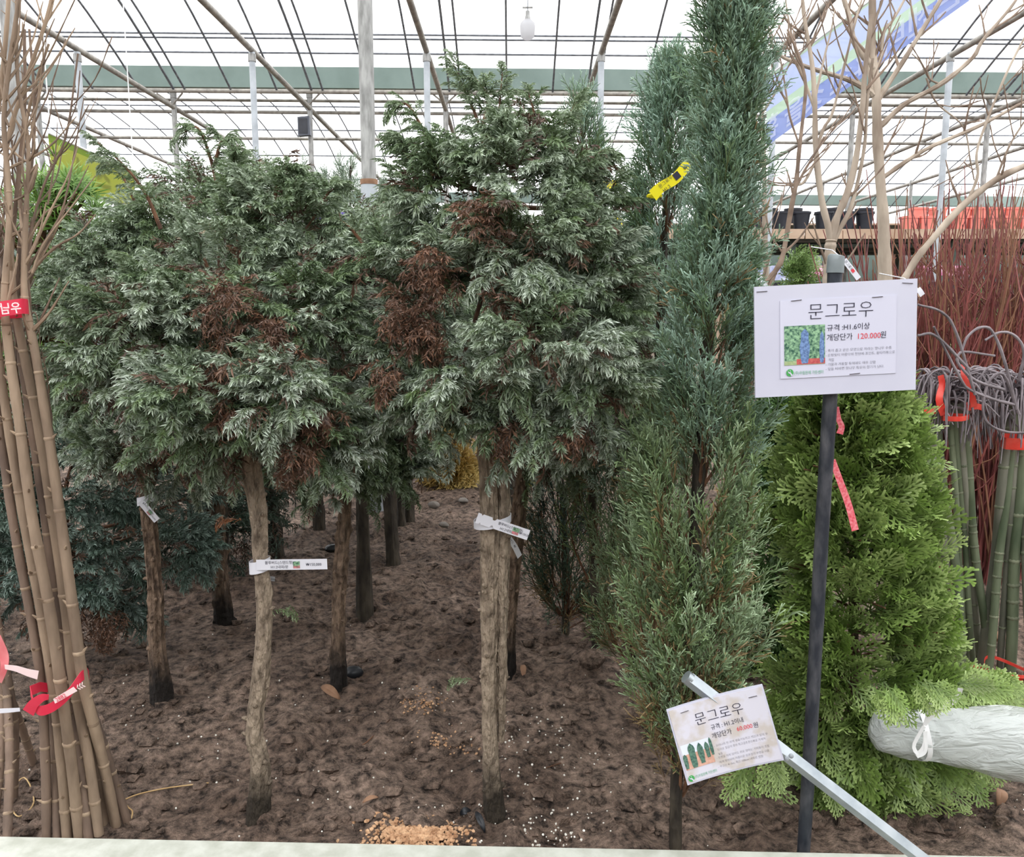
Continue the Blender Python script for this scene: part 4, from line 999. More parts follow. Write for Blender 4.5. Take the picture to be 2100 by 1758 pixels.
m.build('chevron_print', M['tapewhite'], t)
# white label end poking in at the left
fq = Frame(W(10, 1458, 1.5), (1, 0, .02), (0, 0, 1)); m = MB(); s = 1.5/FPX
m.ribbon([fq.p(-60*s, -2*s), fq.p(0, 0), fq.p(33*s, 2*s)], [11*s, 10*s, 8*s], fq.y, .001)
m.build('white_label', M['tagwhite'], label='blank white plastic label poking out beside the small sapling bundle', category=None) if False else tag(m.build('white_label', M['tagwhite']), 'blank white plastic label stuck between the saplings of the small bundle', 'label')

# ---------------------------------------------------------------- tall bare trees at the right
def bare_tree(label, Y, limbs, seed, twig_n=5, mat='barebark', name='bare_tree', group=None):
    rr = random.Random(seed); s = Y/FPX; root = limbs[0][0][0]
    b = G(root[0], 1200); base = Vector((W(root[0], root[1], Y).x, Y, gz(0, Y)-.02))
    t = empty(name, base, label, 'tree', group)
    for li, (pts, r0, r1) in enumerate(limbs):
        C = pxcurve(pts, Y, 26)
        if li == 0: C = bez([base, (base+C[0])/2+Vector((.01, 0, 0)), C[0]], 8)[:-1]+C
        n = len(C); R = lerp_list([r0*s, (r0+r1)/2*s, r1*s], n); R = [q*(1+rr.uniform(-.08, .16)) for q in R]
        m = MB(); m.tube(C, R, 10 if r0 > 6 else 7); m.build('trunk' if li == 0 else 'limb', M[mat], t)
        tw = MB(); st = 8 if li == 0 else 3
        for _ in range(twig_n if li else 3):
            i = rr.randrange(max(st, n//4), n-1); tg = (C[i+1]-C[i]).normalized()
            sd = Vector((rr.choice((-1, 1))*rr.uniform(.5, 1), rr.uniform(-.5, .5), rr.uniform(0, .5))).normalized()
            L_ = rr.uniform(40, 130)*s; p0 = C[i]; d = (tg*.8+sd*.8).normalized()
            p1 = p0+d*L_*.5+Vector((rr.uniform(-.01, .01), 0, rr.uniform(-.01, .02))); p2 = p1+(d+Vector((0, 0, .35))).normalized()*L_*.5
            cc = bez([p0, p1, p2], 8); rt_ = lerp_list([min(R[i]*.5, 2.6*s), 1.0*s], 9)
            for q in range(1, 9, 2): rt_[q] *= 1.4
            tw.tube(cc, rt_, 5)
            if rr.random() < .6:
                q = cc[4]; d2 = (d+Vector((rr.uniform(-.8, .8), rr.uniform(-.3, .3), .3))).normalized(); tw.tube(bez([q, q+d2*L_*.25, q+d2*L_*.45+Vector((0, 0, .01))], 5), lerp_list([1.5*s, .8*s], 6), 4)
        if tw.v: tw.build('twigs', M['baretwig'], t, kind='stuff')
    return t
bare_tree('tall bare tree with one straight pale trunk and wide spreading limbs', 2.75, [
    ([(1815,575), (1813,500), (1811,444), (1803,341), (1798,239), (1797,171), (1789,102), (1789,0), (1788,-60)], 15, 5),
    ([(1797,222), (1790,190), (1780,130), (1782,82), (1795,40), (1808,5), (1815,-30)], 4, 2), ([(1792,195), (1782,186), (1741,164), (1690,148), (1639,131), (1591,106), (1574,51), (1560,20)], 6, 1.5),
    ([(1803,262), (1854,215), (1932,171), (1994,119), (2014,85), (2069,20), (2090,-10)], 5.5, 2.5), ([(1800,205), (1815,182), (1854,123), (1885,72), (1926,5), (1950,-40)], 6, 3),
    ([(1806,368), (1860,330), (1912,300), (2007,259), (2096,212), (2150,190)], 5, 2.5), ([(1792,140), (1775,119), (1751,82), (1741,34), (1728,-10)], 7, 4), ([(1790,150), (1806,120), (1812,68), (1832,40), (1860,-10)], 4, 2),
    ([(1925,172), (1905,160), (1888,128), (1870,110)], 2, 1), ([(1900,160), (1920,210), (1975,260), (1990,330), (1998,370)], 2, 1.2)], 5, 4)
bare_tree('bare tree forking low into several upright grey limbs behind the sign pole cap', 2.6, [
    ([(1698,610), (1700,560), (1703,505), (1704,492)], 13, 10), ([(1704,498), (1700,470), (1685,410), (1673,307), (1671,218), (1666,137), (1650,40), (1644,-20)], 7.5, 3),
    ([(1705,495), (1715,450), (1736,400), (1755,328), (1769,218), (1774,143), (1788,30)], 8, 4), ([(1708,500), (1722,470), (1748,416), (1772,307), (1779,205), (1790,120)], 5, 2.5),
    ([(1676,300), (1690,262), (1707,232), (1727,154), (1750,60), (1770,-10)], 3.5, 1.8), ([(1671,225), (1655,180), (1639,137), (1618,44), (1610,-10)], 3, 1.5), ([(1672,200), (1690,120), (1705,60), (1712,20)], 2.5, 1.2),
    ([(1673,330), (1650,372), (1634,380)], 3, 2.4)], 6, 4)
bare_tree('thin crooked bare tree between the tallest juniper and the sign', 2.45, [
    ([(1578,592), (1588,560), (1605,526), (1622,430), (1633,372), (1639,307), (1649,222), (1652,171), (1640,120), (1615,60)], 7, 2.4),
    ([(1590,558), (1570,575), (1545,556), (1515,538)], 6, 4), ([(1632,385), (1650,350), (1668,320), (1690,280)], 3, 1.6), ([(1640,300), (1620,240), (1612,190), (1600,120), (1580,60)], 2.2, 1.2), ([(1606,520), (1580,480), (1566,420), (1545,370)], 2, 1.2)], 7, 5, mat='baretwig')
bare_tree('slim straight pinkish sapling rising beside the tallest juniper', 2.5, [
    ([(1572,590), (1569,480), (1567,341), (1562,240), (1560,205), (1566,120), (1571,51)], 7, 2), ([(1562,235), (1590,190), (1620,130), (1640,100)], 2.2, 1.1)], 8, 5, mat='barebark')
bare_tree('bare tree with a long pale branch reaching out over the coral pots', 2.4, [
    ([(1850,580), (1880,530), (1912,491), (1973,423), (2042,369), (2100,341), (2160,320)], 7.5, 6), ([(1985,412), (2005,360), (2006,300), (2060,160), (2110,60)], 3, 2), ([(2042,369), (2070,300), (2100,250)], 2.5, 1.6)], 9, 3)

# ---------------------------------------------------------------- red-stemmed dogwood clumps
rr = random.Random(17)
DW = [(1800, 3.3, 48, 560), (1868, 3.2, 60, 440), (1925, 3.1, 62, 420), (1985, 3.3, 62, 440), (2045, 3.1, 62, 430), (2105, 3.2, 60, 430), (1835, 3.6, 46, 470), (1960, 3.7, 60, 400), (2080, 3.8, 60, 400)]
DWL = ['red-stemmed dogwood clump of thin upright shoots beside the coral pots', ]
for i, (px, Y, n, topy) in enumerate(DW):
    b = W(px, 900, Y); b.z = gz(b.x, Y); zt = W(px, topy, Y).z; s = Y/FPX
    t = empty('dogwood_shrub', b, 'dense red-stemmed dogwood clump of thin upright shoots', 'shrub', 'red dogwood clumps behind the green stem bundles')
    m = MB(); m2 = MB()
    for k in range(n):
        a = rr.random()*6.28; p0 = b+Vector((math.cos(a)*.1*rr.random(), math.sin(a)*.1*rr.random(), -.02))
        h = (zt-b.z)*rr.uniform(.72, 1.08); ox = rr.gauss(0, .17); oy = rr.gauss(0, .12)
        p1 = p0+Vector((ox*.35, oy*.35, h*.35)); p2 = p0+Vector((ox*.75+rr.gauss(0, .02), oy*.75, h*.7)); p3 = p0+Vector((ox*1.1+rr.gauss(0, .03), oy, h))
        c = bez([p0, p1, p2, p3], 10); mm = m if rr.random() < .68 else m2
        mm.tube(c, lerp_list([.0046, .0036, .0018], 11), 5)
        for _ in range(3):
            q = c[rr.randrange(3, 9)]; d = Vector((rr.uniform(-1, 1), rr.uniform(-.6, .6), rr.uniform(.5, 1.3))).normalized(); ll = rr.uniform(.08, .25)
            mm.tube([q, q+d*ll*.5, q+(d+Vector((0, 0, .3)))*ll*.9], [.0024, .002, .0012], 4)
    m.build('stems', M['dogwood'], t, kind='stuff')
    if m2.v: m2.build('old_stems', M['dogwood_brown'], t, kind='stuff', label='older brown stems')

# ---------------------------------------------------------------- grafted weeping saplings, tied with red strap
WL = 'green-stemmed grafted sapling with weeping grey-purple twigs, tied in red strap'; WG = 'weeping grafted saplings in tied bundles'
rr = random.Random(23)
WS = [ # base px,py, mid, top px,py, radius, mat
 (1925,1400, 1915,1150, 1885,845, 7, 'greystem', 0), (1952,1395, 1938,1150, 1902,850, 9, 'greystem', 0), (1972,1400, 1958,1150, 1918,838, 9, 'greenstem', 0),
 (1985,1380, 1968,1160, 1945,830, 6, 'greenstem', 0), (2000,1390, 1980,1130, 1955,828, 6, 'greenstem', 1), (2012,1370, 1990,1140, 1966,832, 7, 'greystem', 0), (2030,1385, 1998,1120, 1980,840, 8, 'greenstem', 1),
 (2008,1400, 2040,1150, 2072,830, 9, 'greystem', 1), (2022,1415, 2048,1150, 2082,835, 8, 'greenstem', 0), (2068,1420, 2080,1150, 2096,838, 11, 'greenstem', 1), (2050,1400, 2066,1150, 2090,850, 7, 'greystem', 0), (2110,1430, 2106,1150, 2102,840, 10, 'greystem', 1)]
YW = 2.2
for i, (bx, by, mx, my, tx, ty, rp, mt, big) in enumerate(WS):
    g = ground_at(bx, by); dy = g.y-YW; s = YW/FPX
    C = bez([g-Vector((0, 0, .02)), W(bx*.6+mx*.4+rr.uniform(-4, 4), by*.6+my*.4, YW+dy*.5), W(mx, my, YW+dy*.3), W((mx+tx)/2+rr.uniform(-5, 5), (my+ty)/2, YW), W(tx, ty, YW)], 40)
    t = empty('weeping_sapling', g, WL if mt == 'greenstem' else 'grey-barked grafted sapling with weeping grey-purple twigs, tied in red strap', 'sapling', WG if mt == 'greenstem' else 'grey-barked weeping saplings in tied bundles'); R = [rp*s*1.03 for j in range(41)]
    m = MB(); m.tube(C, R, 10); m.build('stem', M[mt], t); m = MB()
    for j in sorted(rr.sample(range(3, 38), 6)):
        d = (C[j+1]-C[j-1]).normalized(); q = R[j]; m.tube([C[j]-d*q*.4, C[j]-d*q*.12, C[j]+d*q*.12, C[j]+d*q*.4], [q*.98, q*1.12, q*1.12, q*.98], 9, cap=False)
    m.build('node_rings', M['green_node'], t, kind='stuff')
    m = MB(); top = C[-1]
    m.blob(top, rp*1.6*s, rp*1.6*s, rp*1.4*s, .2); m.build('graft_knob', M['greystem'], t)
    m = MB()
    for k in range(24):
        a = rr.uniform(0, 6.28); L_ = rr.uniform(80, 180)*s; h = rr.uniform(10, 75)*s; dr = rr.uniform(-10, 90)*s
        d = Vector((math.cos(a), math.sin(a)*.6, 0))
        if tx < 1960 and d.x < -.2: d.x *= .5
        p1 = top+d*L_*.3+Vector((0, 0, h)); p2 = top+d*L_*.75+Vector((0, 0, h*.9)); p3 = top+d*L_+Vector((rr.uniform(-.02, .02), 0, -dr))
        c = bez([top, p1, p2, p3], 12); rad = rr.uniform(1.5, 3.0)*s; R2 = lerp_list([rad, rad*.8, rad*.45], 13)
        for q in range(2, 13, 3): R2[q] *= 1.25
        m.tube(c, R2, 5)
    m.build('weeping_twigs', M['weeptwig'], t, kind='stuff', label='arching grey-purple twigs')
def arch_twig(pts, rp, Y=2.08):
    c = pxcurve(pts, Y, 22); R = lerp_list([rp*Y/FPX, rp*.7*Y/FPX], 23)
    for q in range(2, 23, 4): R[q] *= 1.2
    return c, R
big = weep_first = [o for o in bpy.data.objects if o.name.startswith('weeping_sapling')][-1]
for k, (pts, rp) in enumerate([([(2085,840), (2060,740), (2035,680), (2010,672), (1985,690), (1972,720)], 3.4), ([(2090,780), (2100,720), (2080,688), (2050,682), (2020,698)], 3.2), ([(2080,830), (2040,820), (1990,800), (1972,780), (1930,700), (1915,670)], 3.2), ([(2060,800), (2000,780), (1965,745), (1968,725), (1985,722), (2040,730)], 3.2),
     ([(2090,850), (2060,770), (2030,780), (2016,830), (2024,866), (2060,885), (2110,888)], 3.2), ([(2000,810), (1960,680), (1930,640), (1882,625)], 3.2), ([(1990,760), (1920,690), (1882,688)], 3.4)]):
    c, R = arch_twig(pts, rp); m = MB(); m.tube(c, R, 7); m.build('arching_twig', M['weeptwig'], big)
for k, (path, w, lab) in enumerate([([(1868,842), (1890,842), (1915,842)], 11, 'red plastic strap round the grey-stemmed end of the weeping saplings'), ([(1930,857), (1955,856), (1982,854)], 10, 'red plastic strap round the greenest weeping sapling stems'), ([(2056,908), (2080,906), (2120,905)], 24, 'wide red plastic strap round the thickest weeping sapling stems'),
                                    ([(1990,1385), (2040,1400), (2120,1404)], 9, 'red plastic strap lying round the feet of the weeping saplings'), ([(2020,1372), (2060,1368), (2110,1378)], 7, 'second red strap behind the feet of the weeping saplings'), ([(1982,836), (1995,832), (2012,836)], 12, 'red strap knotted round the drooping weeping twigs')]):
    tape_loop('red_strap', lab, path, 2.13, w, 'redfilm', cat='strap', tails=[([(1936,850,-.02), (1926,820,-.03), (1932,790,-.02), (1929,770,-.02)], 16, 12, 'redfilm')] if k == 1 else ([([(1998,834,-.02), (1990,800,-.03), (1976,770,-.03), (1975,748,-.02)], 14, 8, 'redfilm')] if k == 5 else ()))

# ================================================================ SIGNS
def rect(m, f, u0, u1, v0, v1, d, mi=0): m.add([f.p(u0, v0, d), f.p(u1, v0, d), f.p(u1, v1, d), f.p(u0, v1, d)], [(0, 1, 2, 3)], mi)
def tri_cone(m, f, u, v, w, h, d, mi, rr, n=9):
    """printed conifer: ragged cone"""
    L_ = []; R_ = []
    for i in range(n):
        k = i/(n-1); hw = w/2*(math.sin(math.pi*min(1, .25+.75*(1-k)))*.55+(1-k)*.5)*rr.uniform(.85, 1.15)
        if i == n-1: hw = w*.02
        L_.append(f.p(u-hw, v+h*k, d)); R_.append(f.p(u+hw, v+h*k, d))
    vs = L_+R_; m.add(vs, [(i, n+i, n+i+1, i+1) for i in range(n-1)], mi)
M['ph_green'] = pm('print_hedge_green', (40, 84, 70), (150, 190, 150), 260, .6, detail=3)
M['ph_blue'] = pm('print_blue_conifer', (74, 98, 140), (120, 150, 196), 300, .6)
M['ph_red'] = pm('print_red_mulch', (170, 70, 72), (196, 100, 96), 300, .6)
M['ph_pale'] = pm('print_pale_grass', (180, 186, 150), (150, 170, 120), 200, .6)
M['ph_sky'] = pm('print_pale_sky', (214, 220, 230), None, rough=.6)
M['ph_path'] = pm('print_brown_path', (188, 140, 120), (210, 168, 150), 150, .6)
M['ph_tree'] = pm('print_dark_conifer', (52, 84, 76), (96, 130, 112), 300, .6)
M['ph_pink'] = pm('print_pink_picture', (214, 130, 140), (120, 110, 96), 200, .6)
def staple(f, u, v, w, rot, parent, d=.002):
    m = MB(); a = f.p(u-w/2, v-rot*w/2, d); b = f.p(u+w/2, v+rot*w/2, d); m.tube([a-f.n*.002, a, b, b-f.n*.002], .0006, 5); m.build('staple', M['staple'], parent)
def logo(f, u, v, r, parent):
    m = MB(); n = 28
    ring = [f.p(u+r*math.cos(2*math.pi*i/n), v+r*math.sin(2*math.pi*i/n), .0012) for i in range(n)]; m.add(ring, [tuple(range(n))])
    m.build('logo_disc', M['inkgreen'], parent, smooth=False)
    m = MB()
    # two white leaf sprouts cut out of the disc
    for (pts) in ([(-.75, .95), (-.35, .2), (.15, .15), (.55, -.45), (.9, -.7), (.3, -.9), (.05, -.3), (-.45, -.05)], [(-.1, .9), (.02, .4), (.25, .3), (.1, .65)]):
        m.add([f.p(u+r*a, v+r*b, .0018) for a, b in pts], [tuple(range(len(pts)))[::-1]])
    m.build('logo_leaf', M['paper'], parent, smooth=False)

# black pole
YP = 1.47
PB = ground_at(1647, 1752); PC = bez([PB-Vector((0, 0, .05)), W(1663, 1500, 1.47), W(1685, 1100, 1.45), W(1703, 800, 1.43), W(1713, 545, 1.418)], 40)
t = empty('sign_pole', PB, 'black plastic-coated round pole carrying the large price sign', 'pole')
rp = 14.2*YP/FPX; R = [rp*(1+.02*math.sin(i*2.1)) for i in range(41)]
m = MB(); m.tube(PC, R, 18); m.build('shaft', M['blackpole'], t)
m = MB(); m.tube([PC[-1]-Vector((0, 0, .012)), PC[-1]+Vector((.0005, 0, .008)), PC[-1]+Vector((.0007, 0, .016)), PC[-1]+Vector((.001, 0, .0175))], [rp*1.14, rp*1.14, rp*1.1, rp*.9], 18); m.build('end_cap', M['cap'], t)
# large sign
YSG = 1.40
f = px_frame((1548, 703), (1879.5, 686), (1715, 580), (1713, 808), YSG)
t = empty('price_sign', f.p(0, -f.h/2), 'large white board with a stapled juniper price sheet on the black pole', 'sign')
m = MB(); Mx = f.mat().to_3x3(); m.box(f.p(0, 0, -.0025), f.w, f.h, .005, Mx); m.build('board', M['white'], t, smooth=False)
PXM = YSG/FPX   # metres per photo pixel on the board
def bu(px): return (px-1713.5)*PXM*1.0
def bv(px, py): # along-board v of a photo point (board edges rise to the right)
    return -(py-(694.5-(px-1713.5)*.0515))*PXM*.985
pa = MB(); pw0, pw1 = bu(1600), bu(1836); ph0, ph1 = bv(1718, 772), bv(1718, 611)
pa.box(f.p((pw0+pw1)/2, (ph0+ph1)/2, .0009), pw1-pw0, ph1-ph0, .0008, Mx); sheet = pa.build('price_sheet', M['paper'], t, smooth=False)
for (px, py, rot) in ((1564, 598, .02), (1858, 581, -.1)): staple(f, bu(px), bv(px, py), .017, rot, t, .0012)
for (px, py, rot) in ((1633, 616, .06), (1797, 609, .03)): staple(f, bu(px), bv(px, py), .017, rot, sheet, .0024)
staple(f, bu(1752), bv(1752, 767), .017, .05, sheet, .0024)
def line(px, py, body, hpx, mt, par, thin=0, x1=None):
    return lettering(f, body, bu(px), bv(px, py), hpx*PXM, M[mt], par, d=.0022, thin=thin, fit=(x1-px)*PXM if x1 else None)
line(1655, 653, '문그로우', 36, 'ink', sheet, -.0004, 1786)
line(1694, 678, '규격', 14.5, 'ink', sheet, .0, 1719); line(1725, 676, ':H1.6이상', 14.5, 'ink', sheet, .0, 1781)
line(1694, 698, '개당단가', 15.5, 'ink', sheet, 0, 1746); line(1755, 695, '120.000', 16, 'inkred', sheet, 0, 1801); line(1803, 692, '원', 15.5, 'ink', sheet, 0, 1814)
for (py, px, x1, tx) in ((722, 1692, 1826, '- 폭이 좁고 곧은 모양으로 자라는 향나무 수종'), (731.5, 1692, 1833, '- 은청빛이 아름다워 정원에 포인트, 울타리용으로'), (741, 1698, 1709, '적합'), (750.5, 1692, 1794, '- 가뭄과 겨울철 동해에도 매우 강함'), (760, 1692, 1811, '- 잎을 비비면 향나무 특유의 향기가 난다.')):
    line(px, py, tx, 7.0, 'ink', sheet, -.00008, x1)
line(1628, 769, '(주)우림원예 가든센터', 8.5, 'inkgreenpale', sheet, 0, 1687)
logo(Frame(f.p(0, 0, .0012), f.x, f.y), bu(1619), bv(1619, 765), 7.5*PXM, sheet)
rr = random.Random(3); ph = MB(); u0, u1, v0, v1 = bu(1608), bu(1691), bv(1650, 748), bv(1650, 667)
rect(ph, f, u0, u1, v0, v1, .0018, 0); rect(ph, f, u0, u1, v0, v0+(v1-v0)*.1, .0020, 3)
rect(ph, f, u0+(u1-u0)*.3, u1, v0+.0006, v0+(v1-v0)*.15, .0022, 2)
tri_cone(ph, f, u0+(u1-u0)*.5, v0+.002, (u1-u0)*.32, (v1-v0)*.88, .0024, 1, rr); 
u = u0+(u1-u0)*.92; tri_cone(ph, f, u, v0+.002, (u1-u0)*.155, (v1-v0)*.8, .0024, 1, rr)
ph.build('printed_photo', [M['ph_green'], M['ph_blue'], M['ph_red'], M['ph_pale']], sheet, smooth=False)

# aluminium bar with the small tilted sign
A, B = W(1412, 1392, 1.37), W(1893, 1764, 1.36)
t = empty('aluminium_bar', A, 'slanting square aluminium bar leaning through the small sign', 'bar')
dr = (B-A).normalized(); B2 = B+dr*.05
m = MB(); m.tube([A, B2], 13*1.36/FPX*1.2, 4); ob = m.build('square_tube', M['alu'], t, smooth=False)
m = MB(); m.tube([A-dr*.006, A+dr*.004], 12.5*1.36/FPX*1.2, 12); m.build('rounded_end', M['alu'], t)
q = A+(B-A)*((1607-1410)/(1893-1410))
for k, (du, dv) in enumerate(((-.004, .0), (.004, .005))):
    m = MB(); c = q+Vector((du, -.0155, dv)); m.tube([c, c+Vector((0, -.003, 0)), c+Vector((0, -.004, 0))], [.0045, .004, .002], 10); m.build('screw', M['galv'], t)
YSS = 1.345
f2 = px_frame((1389, 1531), (1582, 1480), (1476, 1430), (1497, 1584), YSS, 0, .02)
t = empty('small_sign', f2.p(0, -f2.h/2), 'small weathered tilted price sign fixed to the slanting aluminium bar', 'sign')
def bend(u, v): return .010*((2*u/f2.w)**2)*.8-.004
def curved_sheet(f, w, h, d0, th, mat, name, parent, n=14):
    m = MB(); vs = []
    for i in range(n+1):
        u = -w/2+w*i/n
        for v in (-h/2, h/2):
            for d in (d0, d0-th): vs.append(f.p(u, v, d+bend(u, v)))
    fs = []
    for i in range(n):
        a = 4*i; fs += [(a, a+4, a+6, a+2), (a+1, a+3, a+7, a+5), (a, a+1, a+5, a+4), (a+2, a+6, a+7, a+3)]
    fs += [(0, 2, 3, 1), (4*n, 4*n+1, 4*n+3, 4*n+2)]
    m.add(vs, fs); return m.build(name, M[mat], parent)
curved_sheet(f2, f2.w*1.02, f2.h*1.03, -.0005, .004, 'white', 'board', t); sh2 = curved_sheet(f2, f2.w*.985, f2.h*.985, .0005, .0006, 'paper_worn', 'price_sheet', t)
P2 = YSS/FPX; ang = math.atan2(1531-1480, 1582-1389); ca, sa = math.cos(ang), math.sin(ang)
def c2(px, py):
    x, y = (px-1486)*P2, -(py-1506.5)*P2; return x*ca+y*sa, -x*sa+y*ca
def line2(px, py, body, hpx, mt, thin=0, wpx=None):
    u, v = c2(px, py); return lettering(f2, body, u, v, hpx*P2, M[mt], sh2, d=.0012, thin=thin, bend=bend, fit=wpx*P2 if wpx else None)
line2(1424, 1487, '문그로우', 30, 'ink', -.00025, 107); line2(1458, 1498, '규격 : H1.2이내', 13, 'ink', 0, 72)
line2(1460, 1517, '개당단가', 14, 'ink', 0, 44); line2(1514, 1501, '60,000', 13.5, 'inkred', 0, 34); line2(1549, 1492, '원', 13, 'ink', 0, 10)
for (px, py, w, tx) in ((1464, 1536, 118, '- 우리나라 전 지역 생육가능하고 색감과 잎의 부'), (1471, 1544, 106, '드러운 질감이 좋아 최고급조경소재로 가치가'), (1473, 1553, 9, '높음'), (1469, 1562, 116, '- 전정을 하지 않아도 위로 향하는 가지들이 조밀'), (1475, 1571, 110, '하게 형성되며 아름다운 원추형의 수형을 이룸'), (1472, 1581, 100, '- 수고는 4~5m, 폭은 100cm 내외로 성장')):
    line2(px, py, tx, 6.2, 'ink', -.00008, w)
line2(1420, 1601, '(주)우림원예 가든센터', 7.5, 'inkgreenpale', 0, 50)
class BFrame(Frame):
    def p(s, u, v, d=0): return s.o+s.x*u+s.y*v+s.n*(d+bend(u, v))
f2b = BFrame(f2.o, f2.x, f2.y)
logo(f2b, *c2(1412, 1601), 7*P2, sh2)
rr = random.Random(4); ph = MB(); (u0, v0), (u1, v1) = c2(1402, 1584), c2(1457, 1505); u1 = u0+66*P2; v1 = v0+55*P2
for k in range(6):
    a = u0+(u1-u0)*k/6; b = u0+(u1-u0)*(k+1)/6; rect(ph, f2b, a, b, v0, v0+(v1-v0)*.6, .0012, 3); rect(ph, f2b, a, b, v0+(v1-v0)*.6, v1, .0011, 2)
for (k, w, h, vv) in ((.06, .2, .6, .05), (.33, .32, .98, .02), (.62, .26, .85, .1), (.85, .2, .7, .25), (1.0, .14, .8, .3)): tri_cone(ph, f2b, u0+(u1-u0)*k, v0+(v1-v0)*vv, (u1-u0)*w, (v1-v0)*(h-vv*.3), .0016, 1, rr)
ph.build('printed_photo', [M['ph_green'], M['ph_tree'], M['ph_sky'], M['ph_path']], sh2, smooth=False)
for (px, py) in ((1400, 1457), (1548, 1424)): u, v = c2(px, py); staple(f2b, u, v, .014, 0.02, sh2, .0016)

# ---------------------------------------------------------------- price tags on the trunks
def strap_tag(label, trunk_c, rad, Y, strip, wpx, mat, texts, loop_w, loop_tilt=0.0, curl=0.0, notch=False, photo=True, name='price_tag'):
    """loop round the trunk + strip; strip: [start px, end px]"""
    s = Y/FPX; (x0, y0), (x1, y1) = strip
    t = empty(name, W(x0, y0, Y-rad*1.2), label, 'tag', 'price tags on the trunks')
    m = MB(); n = 22; c = trunk_c
    ring = [c+Vector((math.cos(a)*rad*1.12, math.sin(a)*rad*1.12, loop_tilt*math.cos(a)*rad)) for a in [2*math.pi*i/n for i in range(n+1)]]
    m.ribbon(ring, loop_w*s, Vector((0, 0, 1)), .0007); m.build('loop', M[mat], t)
    Yf = Y-rad*1.25; a, b = W(x0, y0, Yf), W(x1, y1, Yf+curl)
    f = Frame((a+b)/2, b-a, (0, 0, 1)); L_ = (b-a).length; w = wpx*s
    m = MB()
    if notch:
        out = [(-L_/2, -.5), (-L_/2+.06*L_, -.5), (-L_/2+.085*L_, -.34), (-L_/2+.10*L_, -.5), (-L_/2+.27*L_, -.5), (-L_/2+.29*L_, -.28), (-L_/2+.32*L_, -.25), (-L_/2+.36*L_, -.5), (L_/2, -.5), (L_/2, .5), (-L_/2+.36*L_, .5), (-L_/2+.33*L_, .28), (-L_/2+.29*L_, .28), (-L_/2+.27*L_, .5), (-L_/2+.10*L_, .5), (-L_/2+.085*L_, .34), (-L_/2+.06*L_, .5), (-L_/2, .5)]
        pts = [(u, v*w) for u, v in out]; k = len(pts)
        vs = [f.p(u, v, 0) for u, v in pts]+[f.p(u, v, -.0007) for u, v in pts]
        m.add(vs, [tuple(range(k)), tuple(range(2*k-1, k-1, -1))]+[(i, k+i, k+(i+1) % k, (i+1) % k) for i in range(k)]); m.build('strip', M[mat], t, smooth=False)
    else:
        m.ribbon([f.p(-L_/2+L_*i/8, 0, 0) for i in range(9)], w, f.y, .0007); m.build('strip', M[mat], t, smooth=False)
    for (body, uf, vf, size) in texts: lettering(f, body, -L_/2+uf*L_, vf*w, size*w, M['ink'], t, d=.0009, xs=.92)
    if photo:
        m = MB(); uu = -L_/2+photo*L_; rect(m, f, uu, uu+w*.62, -w*.36, w*.30, .0008, 0); rect(m, f, uu, uu+w*.62, -w*.36, -w*.1, .0010, 1)
        m.build('printed_photo', [M['ph_green'], M['ph_pink']], t, smooth=False)
    return t
T = [('블루버드(스탠드형)', .12, .08, .36), ('H1.2내외/분', .2, -.34, .36), ('₩150,000', .70, -.14, .38)]
strap_tag('white price tag held straight out from the pale trunk', W(533, 1159, 1.62), .0185, 1.62, [(526, 1159), (671, 1157)], 22.5, 'tagwhite', T, 26, .25, photo=.52)
T2_ = [('블루버드(스탠드형)', .40, .08, .33), ('H1.2내외/분', .46, -.34, .33), ('₩150,000', .82, -.16, .30)]
strap_tag('notched white price tag slanting down from the twin stems', W(1010, 1068, 1.65), .034, 1.65, [(978, 1062), (1084, 1098)], 22, 'tagwhite', T2_, 16, .2, notch=True, photo=.69)
strap_tag('drooping folded white tag round the slender trunk', W(303, 1022, 2.13), .0235, 2.13, [(288, 1028), (322, 1068)], 15, 'tagwhite', [('블루버드(스탠드형)', .1, .06, .3), ('₩150,000', .62, -.2, .3)], 17, .35, photo=.48)
# curled second tag and small loose tag
s = 2.2/FPX; t = empty('price_tag', W(1028, 1092, 2.2), 'curled grey-white tag hanging behind the twin stems', 'tag', 'price tags on the trunks')
cc = pxcurve([(1024,1088), (1040,1100), (1055,1120), (1066,1142)], 2.18, 12); m = MB(); m.ribbon(cc, 13*s, [Vector((.7, -.2, .75))]*13, .0007); m.build('strip', M['tagdim'], t)
m = MB(); m.tube([W(1050, 1085, 2.27)+Vector((math.cos(a)*.026, math.sin(a)*.026, 0)) for a in np.linspace(0, 6.28, 16)], .003, 5); m.build('loop', M['tagdim'], t)
f = Frame(W(1052, 1114, 2.172), W(1062, 1132, 2.172)-W(1042, 1100, 2.172), (0, 0, 1)); lettering(f, '블루버드  ₩', -.028, -.003, .008, M['ink'], t, d=.002)
f = Frame(W(556, 1187, 2.62), (1, 0, -.12), (0, 0, 1)); s = 2.62/FPX
t = empty('small_tag', f.p(0, 0), 'tiny white tag showing just behind the pale trunk', 'tag'); m = MB(); m.ribbon([f.p(-25*s, 0), f.p(-8*s, 0), f.p(8*s, 0)], 10*s, f.y, .001); m.build('strip', M['tagdim'], t); lettering(f, '₩150,000', -6*s, -2*s, 4*s, M['ink'], t)
